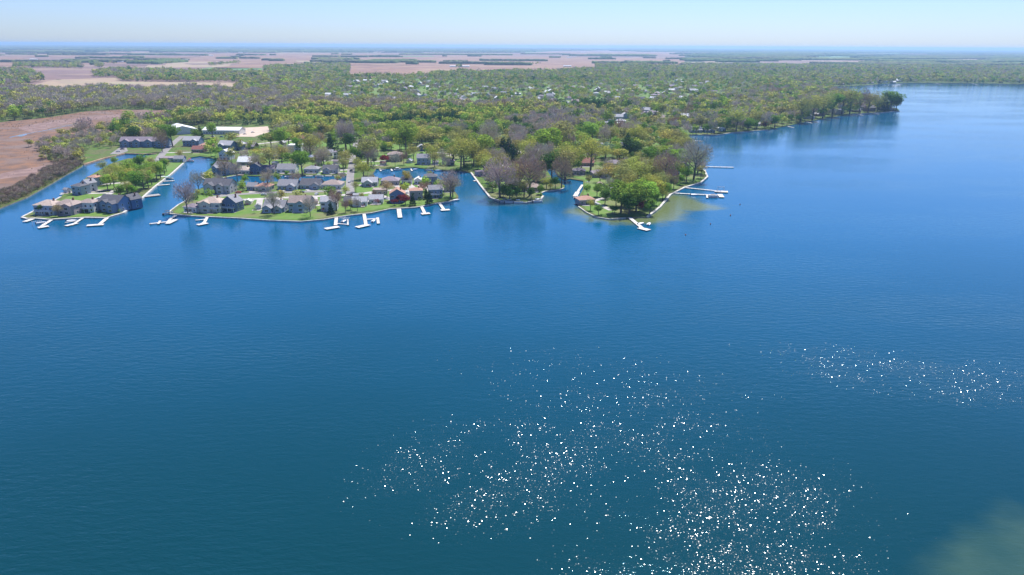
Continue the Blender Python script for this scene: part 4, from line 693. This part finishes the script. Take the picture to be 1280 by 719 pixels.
HERO = '''135 238 18 bright;152 248 16 green;165 231 20 yellow;184 229 22 green;196 226 22 bright;143 236 20 yellow;175 228 20 green;160 244 18 olive;186 235 20 bright;206 218 18 green;168 246 14 green;142 222 16 yellow;158 238 24 bright;170 240 24 green;180 237 25 olive;190 231 22 yellow;201 223 20 green;208 214 16 olive;150 226 20 yellow;138 231 20 olive;163 222 20 bright;176 215 20 green;187 221 18 bright;54 268 13 green;73 271 15 tan;46 262 7 conifer;91 266 8 conifer;130 218 16 olive;144 207 10 bright;
235 267 36 lilac;249 241 24 grey;283 224 24 redbud;297 227 22 grey;275 232 14 lilac;203 190 24 redbud;216 183 26 green;266 173 18 bright;225 200 12 olive;190 213 16 olive;246 176 14 green;251 173 14 conifer;247 246 10 yellow;
339 184 18 green;353 188 28 bright;338 214 32 olive;378 218 32 green;389 200 32 olive;400 184 20 tan;414 186 16 green;432 187 32 lilac;409 206 13 pale;398 208 16 redbud;336 238 24 lilac;322 212 18 grey;304 239 13 bright;343 268 28 grey;347 263 10 pale;388 271 24 grey;414 268 15 conifer;421 264 26 redbud;318 267 8 pale;383 269 8 pale;330 232 12 olive;396 186 18 grey;372 190 18 green;359 222 9 green;333 262 9 green;427 200 14 dark;
433 188 34 lilac;430 216 20 olive;446 203 22 green;433 204 18 yellow;448 214 18 olive;445 240 14 olive;432 246 14 yellow;460 207 38 olive 1.25;455 224 24 yellow 1.3;489 187 24 bright;508 194 40 bright;500 188 22 dark;482 206 14 red;505 206 16 redbud;541 204 24 yellow;543 209 20 olive;509 230 18 gold;484 247 22 tan;493 257 10 red;507 256 14 red;501 254 11 red;516 257 15 conifer;537 255 17 conifer;533 249 13 conifer;563 249 30 grey 1.35;566 246 22 olive 1.2;576 212 36 yellow;566 206 24 olive;447 264 16 grey;432 266 15 redbud;438 262 14 olive;574 175 18 redbud;468 248 10 redbud;452 250 10 olive;470 256 9 red;527 200 10 dark;553 206 18 grey;468 206 10 dark;524 254 8 bush;552 248 8 bush;
580 210 36 yellow;600 204 38 bright;592 208 30 olive;611 197 38 grey;605 212 26 yellow;584 214 9 bush;613 228 20 gold;625 247 42 lilac 1.2;637 250 18 dark 1.4;629 246 15 dark;662 245 44 redbud 1.15;650 240 34 olive;646 248 14 green;683 236 14 yellow 1.2;702 235 32 redbud;690 226 32 dark;661 192 24 bright;685 197 38 bright;700 188 38 olive 1.2;706 224 38 olive;629 198 24 conifer;636 200 24 conifer;641 205 22 conifer;624 192 22 pale;712 217 36 yellow;672 226 24 dark;667 215 30 grey;656 214 26 olive;676 243 12 green;616 240 12 green;620 236 26 grey;645 222 20 redbud;694 236 14 green;688 238 9 yellow;634 240 26 olive;641 246 22 grey;655 247 22 olive;664 249 14 green;632 232 26 yellow;616 232 18 green;643 236 30 olive;660 232 32 grey;628 220 26 olive;610 218 24 yellow;670 236 22 olive;
707 226 18 redbud;738 214 40 yellow;740 180 26 bright;757 197 20 pale;772 198 16 green;795 184 26 yellow;793 194 20 bright;783 199 28 conifer;789 200 26 dark;833 187 24 gold 1.25;798 209 18 olive;813 209 26 green;832 207 23 bright;777 206 9 red;766 230 24 gold 1.2;780 234 28 olive 1.2;796 233 30 yellow;807 233 28 olive;831 233 36 redbud 1.1;819 232 26 olive;838 238 22 redbud;822 248 24 yellow 1.2;809 259 30 bright 1.1;795 264 32 green 1.2;776 266 36 green 1.2;786 268 22 dark 1.2;800 264 16 red;756 256 18 dark;746 246 16 green;778 222 24 olive;790 222 26 yellow;803 222 24 tan;815 222 24 olive;826 224 26 yellow;838 226 22 green;846 222 22 olive;786 242 26 olive;812 244 26 yellow;826 240 24 olive;772 246 20 green;800 254 26 green;768 268 12 dark;784 258 28 bright;832 248 18 green;760 222 20 grey;750 228 18 olive;738 263 14 yellow;748 269 13 green;766 268 11 olive;770 258 20 green;812 268 18 green;818 256 18 green;828 250 14 yellow;842 236 14 green;867 224 40 grey 1.25;872 216 28 olive;858 228 18 green;850 231 12 green;862 206 24 grey;856 200 28 olive;846 190 26 olive;785 248 22 yellow;762 240 16 lilac;803 246 24 bright;815 240 20 gold;
907 164 18 green;920 164 26 yellow;934 163.5 14 green;956 161 9 red;884 168 12 green;893 167 10 olive;946 160 20 olive;968 160 16 green;870 168 10 olive;901 160 16 olive;1113 138 20 green 1.2;1104 139.5 18 conifer;1096 140 18 olive;1120 138 16 dark;1085 141 22 olive;1074 141.5 22 redbud;1062 142.5 28 yellow;1052 143 26 olive;1040 146 24 green;1028 148 26 olive;1015 150.5 26 yellow;1000 153 28 olive'''
for e in HERO.replace('\n', '').split(';'):
    q = e.split(); hero(float(q[0]), float(q[1]), float(q[2]), q[3], float(q[4]) if len(q) > 4 else 1.)
land_poly = LANDW
for X, Y, rr in houses:                      # foundation shrubs
    if Y > 760: continue
    for _ in range(3):
        a = R.uniform(0, 6.28); x, y = X+math.cos(a)*(rr+1.2), Y+math.sin(a)*(rr+.5)-1
        TREES.append((x, y, R.uniform(1.3, 3.2), R.choice(['bush', 'bush', 'pale', 'red', 'bush', 'conifer']), R.uniform(1, 1.6), False))
TREES = [t for t in TREES if t[5] or inpoly(np.array([t[0]]), np.array([t[1]]), land_poly)[0]]
bx_, by_, br_ = (np.array([h[i] for h in houses]) for i in range(3)); rx_, ry_, rr_ = (np.array([h[i] for h in roadpx]) for i in range(3))
def nearany(X, Y, ax, ay, ar, step=4000):
    out = np.zeros(len(X), bool)
    for i in range(0, len(X), step):
        d2 = (X[i:i+step, None]-ax)**2+(Y[i:i+step, None]-ay)**2; out[i:i+step] = (d2 < ar**2).any(1)
    return out
def scatter(y0, y1, spacing, keep):
    """jittered grid in the world between two distances"""
    xs = np.arange(-y1*.85-200, y1*.85+200, spacing); ys = np.arange(y0, y1, spacing); X, Y = np.meshgrid(xs, ys)
    X = (X+RN.uniform(-.48, .48, X.shape)*spacing).ravel(); Y = (Y+RN.uniform(-.48, .48, Y.shape)*spacing).ravel()
    px, py = project(X, Y); k = (px > -60) & (px < 1340); X, Y, px, py = X[k], Y[k], px[k], py[k]
    k = keep(px, py); X, Y, px, py = X[k], Y[k], px[k], py[k]
    k = inpoly(X, Y, land_poly) & inpoly(X, Y-3, land_poly) & inpoly(X-3, Y, land_poly) & inpoly(X+3, Y, land_poly)
    gk = np.zeros(len(X), bool)
    for f in GROVES: gk |= inpoly(px, py, f)
    fk = inpoly(px, py, PLAIN)
    for f in fields: fk |= inpoly(px, py, f)
    k &= gk | ~fk
    for f in CLEAR: k &= ~inpoly(px, py, f)
    X, Y, px, py = X[k], Y[k], px[k], py[k]
    k = ~nearany(X, Y, bx_, by_, br_+2) & ~nearany(X, Y, rx_, ry_, rr_)
    # keep the view side of each house partly open
    k &= ~(nearany(X, Y, bx_, by_-14, br_*.8+2) & (RN.random(len(X)) < .85)) & ~(nearany(X, Y, bx_, by_-26, br_*.6+2) & (RN.random(len(X)) < .45))
    return X[k], Y[k], px[k], py[k]
marsh_px = marsh
THICK = [(28, 186), (45, 181), (80, 174), (120, 169), (160, 174), (158, 182), (132, 196), (104, 205), (90, 198), (60, 195)]
villagep = [(132, 250), (140, 205), (200, 183), (240, 178), (300, 176), (440, 172), (470, 178), (540, 186), (600, 185), (740, 176), (862, 165), (900, 225), (840, 290), (20, 290)]
midp = [(600, 232), (590, 214), (560, 206), (520, 192), (560, 168), (700, 152), (868, 150), (890, 230), (810, 275), (720, 262), (700, 236), (680, 252), (620, 250)]
townp = [(390, 130), (436, 99), (560, 98), (700, 104), (780, 98), (930, 98), (960, 118), (900, 130), (740, 136), (620, 138), (480, 134)]
def mode(px, py):
    """spacing class: 0 none, 1 dense wood, 2 loose, 3 sparse"""
    m = np.ones(len(px), int); m[inpoly(px, py, townp)] = 4; m[(px > 740) & (px < 860) & (py > 138) & (py < 168)] = 4
    mp = inpoly(px, py, midp); v = inpoly(px, py, villagep); m[v] = 3; m[mp] = 2; q_ = v & (py > 205) & (px > 236) & (px < 575); m[(px < 560) & (py > 205)] = 0; m[(py > 212) & (m == 3)] = 0; m[q_] = 5
    ms = inpoly(px, py, marsh_px); m[ms] = 0; m[inpoly(px, py, THICK)] = 1; m[(px < 110) & (py > 205)] = 0
    m[(px > 100) & (px < 235) & (py > 186)] = 0
    for l in LAWNS[7:8]: pass
    return m
pr = {0: 0, 1: 1, 2: .55, 3: .26, 4: .12, 5: .3}
def keepf(px, py):
    m = mode(px, py); p = np.array([pr[i] for i in range(6)])[m]
    g_ = np.sin(px*.16+2*np.sin(py*.5))*np.cos(py*.55+px*.045)+.5*np.sin(px*.41+py*.9); p = np.where(m == 4, np.where(g_ > -.15, .85, .1), p); p = np.where((m == 2) & (g_ < -.55), p*.4, p)
    return RN.random(len(px)) < p
REG = [([(262, 158), (345, 158), (350, 170), (440, 166), (440, 149), (275, 149)], [('conifer', 4), ('yellow', 3), ('bright', 1.4)]), ([(478, 166), (570, 166), (575, 150), (480, 153)], [('conifer', 5), ('dark', 2), ('yellow', 2)]), ([(700, 140), (760, 140), (755, 128), (700, 130)], [('conifer', 5), ('dark', 2)]),([(250, 178), (300, 150), (420, 142), (640, 140), (640, 172), (440, 176)], [('yellow', 5), ('bright', 3), ('green', 1), ('conifer', 1.6), ('olive', 3), ('tan', .7), ('grey', 1.2)]),
       ([(640, 150), (640, 200), (720, 170), (720, 150)], [('grey', 3), ('lilac', 2), ('dark', 2), ('olive', 2), ('redbud', 1)]),
       ([(-60, 145), (-60, 110), (240, 113), (360, 120), (340, 140), (200, 146)], [('grey', 4), ('olive', 3), ('lilac', 2), ('green', 1), ('yellow', 1.2)]),
       ([(20, 210), (20, 150), (160, 140), (160, 205)], [('olive', 4), ('grey', 4), ('yellow', 2), ('green', 1.5), ('bush', 1)]),
       ([(330, 145), (360, 128), (640, 132), (640, 145)], [('redbud', .8), ('grey', 4), ('tan', 1.2), ('olive', 3), ('yellow', 2)]),
       ([(840, 165), (840, 118), (1130, 108), (1130, 145), (960, 165)], [('olive', 3), ('grey', 2), ('yellow', 3), ('green', 2), ('bright', 1), ('redbud', .7), ('lilac', 1), ('dark', 1)])]
DEFW = [('green', 3.4), ('olive', 3.2), ('yellow', 2.6), ('grey', 1.8), ('bright', 2.2), ('dark', 1.2), ('lilac', .7), ('redbud', .5), ('conifer', .7)]
def choose(px, py, wx, wy):
    names = sorted(PAL); out = np.empty(len(px), int); lab = np.full(len(px), -1)
    for i, (poly, w) in list(enumerate(REG))[::-1]: lab[inpoly(px, py, poly)] = i
    # groves: low-frequency field so that like trees stand together
    for i in range(-1, len(REG)):
        k = np.where(lab == i)[0]
        if not len(k): continue
        w = DEFW if i < 0 else REG[i][1]; p = np.array([b for _, b in w], float); p /= p.sum(); cs = np.cumsum(p)
        g_ = np.sin(wx[k]*.045+2.2*np.sin(wy[k]*.021))*np.cos(wy[k]*.038+1.7*np.sin(wx[k]*.017)); u = RN.random(len(k))*.36+.64*(.5+.5*g_)
        u = np.clip((u-.12)/.76, 0, .999); ii = np.minimum(np.searchsorted(cs, u), len(w)-1); out[k] = [names.index(w[j][0]) for j in ii]
    return [names[i] for i in out]
hx = np.array([t[0] for t in TREES]); hy = np.array([t[1] for t in TREES])
for y0, y1, sp in ((330, 900, 9.6), (900, 1500, 10.5), (1500, 2600, 12), (2600, 4300, 15)):
    X, Y, px, py = scatter(y0, y1, sp, keepf)
    if y0 < 900: k = ~nearany(X, Y, hx, hy, np.full(len(hx), 6.)); X, Y, px, py = X[k], Y[k], px[k], py[k]
    P_ = choose(px, py, X, Y); hh = RN.uniform(12.5, 20.5, len(X))*(1+.28*np.sin(X*.031+1.3*np.sin(Y*.019))*np.cos(Y*.027))+4*(RN.random(len(X)) < .12)
    th = inpoly(px, py, THICK); tw_ = inpoly(px, py, townp)
    for x, y, p, h, q, q2 in zip(X, Y, P_, hh, th, tw_):
        if q2: h *= .72
        if q: h = h*.3+4.5
        if y < 640 and abs(x) < 420: h *= .62
        if p in ('bush', 'pale', 'red'): h *= .45
        TREES.append((x, y, h, p, RN.uniform(1.05, 1.5) if p != 'conifer' else 1., False))
print('TREES', len(TREES))
A = np.array([(t[0], t[1], t[2]) for t in TREES]); px, py = project(A[:, 0], A[:, 1]); size = A[:, 2]/np.hypot(A[:, 0], A[:, 1])
vis = (px > -5) & (px < 1285); size = np.where(vis, size, 0); size = size+np.array([.2 if t[5] else 0 for t in TREES])*(size > .012)
order = np.argsort(-size); solo = set(order[:298].tolist())
ZT = [([(-50, 300), (-50, 140), (132, 140), (128, 206), (104, 209), (0, 262)], 'in the thicket beside the marsh'), ([(0, 300), (20, 262), (130, 205), (236, 195), (232, 210), (150, 290)], 'on the far-left spit'), ([(128, 206), (130, 140), (300, 140), (300, 222), (236, 195)], 'around the head of the left lagoon'),
 ([(200, 300), (240, 231), (440, 226), (440, 300)], 'on the lake front half of the middle spit'), ([(440, 300), (440, 222), (560, 222), (590, 260)], 'on the rounded end of the middle spit'), ([(236, 195), (300, 140), (440, 140), (440, 228), (240, 232)], 'on the lawns north of the inner canal'),
 ([(440, 224), (440, 140), (565, 140), (578, 224)], 'north of the upper canal'), ([(565, 140), (640, 140), (640, 206), (712, 226), (708, 262), (585, 260), (585, 212)], 'on the wooded centre point'), ([(640, 206), (640, 140), (735, 140), (735, 226), (712, 226)], 'behind the gap between the two points'),
 ([(712, 226), (735, 216), (800, 214), (800, 290), (715, 280)], 'on the left half of the round point'), ([(800, 290), (800, 214), (900, 200), (900, 290)], 'on the right half of the round point'), ([(735, 216), (735, 140), (852, 140), (866, 214)], 'among the houses behind the round point'), ([(852, 175), (852, 140), (985, 140), (985, 170)], 'on the shore behind the long piers'), ([(940, 170), (940, 100), (1140, 100), (1140, 160)], 'along the tree-lined outer point')]
def zone_of(x, y):
    for poly, n in ZT:
        if inpoly(np.array([x]), np.array([y]), poly)[0]: return n
    return 'in the wood behind the villages'
zrec = {}; si = 0
for i in sorted(solo, key=lambda i: px[i]):
    x, y, h, pal, wf, _ = TREES[i]; colr, kind = PAL[pal]; pc, pt = PROTO[kind][si % len(PROTO[kind])]; si += 1
    nm = {'conifer': 'conifer_tree', 'small': 'small_tree', 'bare': 'bare_tree'}.get(kind, 'leafy_tree')
    r = link(nm, None, None, (x, y, LZ), R.uniform(0, 6.28)); r.scale = (h*wf, h*wf, h)
    j = [R.uniform(.85, 1.15) for _ in range(3)]; b = R.uniform(.88, 1.15)
    c = link('crown', pc, r); c.color = tuple(colr[k]*(1+(j[k]-1)*.5)*b for k in range(3))+(1,)
    link('trunk', pt, r); zrec.setdefault((pal, zone_of(px[i], py[i])), []).append((r, h))
for (pal, z), L in zrec.items():
    for k, (r, h) in enumerate(L):
        noun = 'bush' if pal == 'bush' else 'tree'; pos = '' if len(L) == 1 else f', {ordw(k)} from left'
        tag(r, (f'{ADJ[pal]} {noun}{pos} {z}' if pos else f'only {ADJ[pal]} {noun} {z}'), 'tree', 'trees around the lakeside villages')
# the rest of the trees: one mass
def merged(idx, name, label):
    Vs, Cs = [], []; groups = {}
    for i in idx:
        x, y, h, pal, wf, _ = TREES[i]; d = math.hypot(x, y); l = 0 if d < 1050 else (1 if d < 2000 else 2); groups.setdefault((PAL[pal][1], l, RN.integers(0, 4)), []).append(i)
    for (kind, l, v), L in groups.items():
        V, q = LOD[kind][l][v]; n = len(L); a = RN.random(n)*6.283; c, s = np.cos(a), np.sin(a); T = np.array([TREES[i][:3]+(TREES[i][4],) for i in L]); col = np.array([PAL[TREES[i][3]][0] for i in L])*RN.uniform(.85, 1.2, (n, 1))*RN.uniform(.93, 1.07, (n, 3))
        sxy = (T[:, 2]*T[:, 3])[:, None]; X = (V[None, :, 0]*c[:, None]-V[None, :, 1]*s[:, None])*sxy+T[:, 0:1]; Y = (V[None, :, 0]*s[:, None]+V[None, :, 1]*c[:, None])*sxy+T[:, 1:2]; Z = V[None, :, 2]*T[:, 2:3]+LZ
        Vs.append(np.stack([X, Y, Z], -1).reshape(-1, 3)); cc = np.repeat(col[:, None, :], len(V), 1); cc[:, q] = (.13, .11, .09); Cs.append(cc.reshape(-1, 3))
    V = np.concatenate(Vs); C_ = np.concatenate(Cs); print(name, len(V)//3, 'tris'); o = link(name, npmesh(name, V, np.arange(len(V)), [LEAFT], C_)); tag(o, label, None, None, 'stuff'); return o
merged([i for i in range(len(TREES)) if i not in solo], 'woods', 'dense spring woods stretching behind the lakeside villages')
# scrub: reed edge and bushes along the marsh canal
SC = []
def scrub(poly, n, hr, pals):
    wp = W_(poly); xs = [p[0] for p in wp]; ys = [p[1] for p in wp]; X = RN.uniform(min(xs), max(xs), n*8); Y = RN.uniform(min(ys), max(ys), n*8); k = inpoly(X, Y, wp) & inpoly(X, Y, land_poly); X, Y = X[k][:n], Y[k][:n]
    for x, y in zip(X, Y): SC.append(len(TREES)); TREES.append((x, y, RN.uniform(*hr), pals[RN.integers(0, len(pals))], RN.uniform(1, 1.8), False))
PAL['scrub'] = ((.3, .24, .18), 'bare'); PAL['reed'] = ((.3, .24, .12), 'small'); PAL['sg'] = ((.16, .17, .06), 'small')
scrub([(-60, 283), (0, 258), (33, 245.5), (65, 227.5), (100, 209), (104, 204), (95, 200), (60, 212), (30, 230), (0, 244), (-60, 268)], 900, (2.5, 5), ['scrub', 'scrub', 'scrub', 'sg'])
scrub([(-60, 285), (0, 260), (33, 247), (65, 229), (102, 208), (100, 206), (62, 226.5), (30, 244), (-60, 281)], 600, (1, 2), ['reed', 'sg'])
scrub([(48, 190), (60, 186), (110, 190), (105, 206), (80, 208), (50, 200)], 90, (4, 8), ['scrub', 'sg', 'olive', 'scrub'])
scrub([(-40, 160), (60, 146), (130, 138), (230, 142), (225, 146), (150, 150), (60, 154), (-40, 175)], 250, (1, 2.5), ['scrub', 'scrub'])
scrub([(-60, 240), (0, 232), (60, 205), (40, 185), (60, 165), (200, 150), (200, 142), (60, 150), (-60, 175)], 200, (.6, 1.5), ['reed', 'reed', 'scrub'])
merged(SC, 'marsh_undergrowth', 'grey brown scrub and reeds on the marsh bank')

# far woods: ragged canopy masses out to the horizon
def far_woods():
    Vs, Fs, Cs = [], [], []; base = 0; rg = np.random.default_rng(3); allf = fields+[PLAIN]
    items = []
    PX = [(20, 60, 66.5, 68.5), (90, 150, 67, 69), (300, 330, 67, 69), (60, 200, 65.5, 67), (500, 640, 66, 68.5), (740, 815, 66.5, 69.5)]
    for d0, d1, n in ((3600, 6000, 260), (6000, 10000, 520), (10000, 18000, 430), (18000, 34000, 520)):
        for _ in range(n):
            y = rg.uniform(d0, d1); x = rg.uniform(-.85, .85)*y; ln = rg.uniform(.04, .16)*y**.85*2.6; wd = rg.uniform(.1, .5)*ln
            items.append((x, y, ln, max(40, wd), rg.normal()*.25, False))
    PX += [(g[0][0], g[1][0], g[2][1], g[0][1]) for g in GROVES if g[0][1] < 80.5 and len(g) == 4]
    for a, b, c, d in PX:
        x0, y0 = at(a, d); x1, _ = at(b, d); _, y1 = at((a+b)/2, c+2.4); items.append(((x0+x1)/2, (y0+y1)/2, abs(x1-x0), max(60, y1-y0), 0, True))
    for x, y, ln, wd, ang, force in items:
        cell = max(9, y*.0028); nx, ny = max(2, int(ln/cell)), max(2, min(14, int(wd/cell)))
        u, v = np.meshgrid(np.linspace(-.5, .5, nx+1), np.linspace(-.5, .5, ny+1)); u = u+rg.normal(size=u.shape)*.25/nx; v = v+rg.normal(size=v.shape)*.25/ny
        X = x+u*ln*math.cos(ang)-v*wd*math.sin(ang); Y = y+u*ln*math.sin(ang)+v*wd*math.cos(ang)
        if not force:
            cxs = X.ravel(); cys = Y.ravel(); p, q = project(cxs, cys)
            if any(inpoly(p, q, f).mean() > .12 for f in allf): continue
            if not inpoly(cxs, cys, land_poly).all(): continue
        Z = rg.uniform(10, 17, u.shape)+LZ; e = np.zeros(u.shape, bool); e[0] = e[-1] = True; e[:, 0] = e[:, -1] = True
        Z[e] -= rg.uniform(0, 4, e.sum()); V = np.stack([X, Y, Z], -1).reshape(-1, 3); W1 = nx+1
        i, j = np.meshgrid(np.arange(nx), np.arange(ny)); a0 = (j*W1+i).ravel(); q = np.stack([a0, a0+1, a0+1+W1, a0+W1], 1)
        edge = list(range(0, nx+1))+[k*W1+nx for k in range(1, ny+1)]+[ny*W1+k for k in range(nx-1, -1, -1)]+[k*W1 for k in range(ny-1, 0, -1)]
        low = V[edge].copy(); low[:, 2] = LZ-.2; m = len(edge); nb = len(V); s = np.array([(edge[k], nb+k, nb+(k+1) % m, edge[(k+1) % m]) for k in range(m)])
        col = np.array([(.09, .13, .04), (.12, .12, .07), (.08, .11, .04), (.14, .16, .055)][rg.integers(0, 4)])
        cc = col*rg.uniform(.6, 1.4, (nb, 1)); cc = np.concatenate([cc, cc[edge]*.9]); Vs.append(np.concatenate([V, low])); Fs.append(np.concatenate([q, s])+base); Cs.append(cc); base += nb+m
    V = np.concatenate(Vs); Fq = np.concatenate(Fs); print('far', len(Fq)); o = link('far_woods', npmesh('far_woods', V, Fq, [LEAFT], np.concatenate(Cs), 4)); tag(o, 'blue distant woods in bands towards the horizon', None, None, 'stuff')
far_woods()
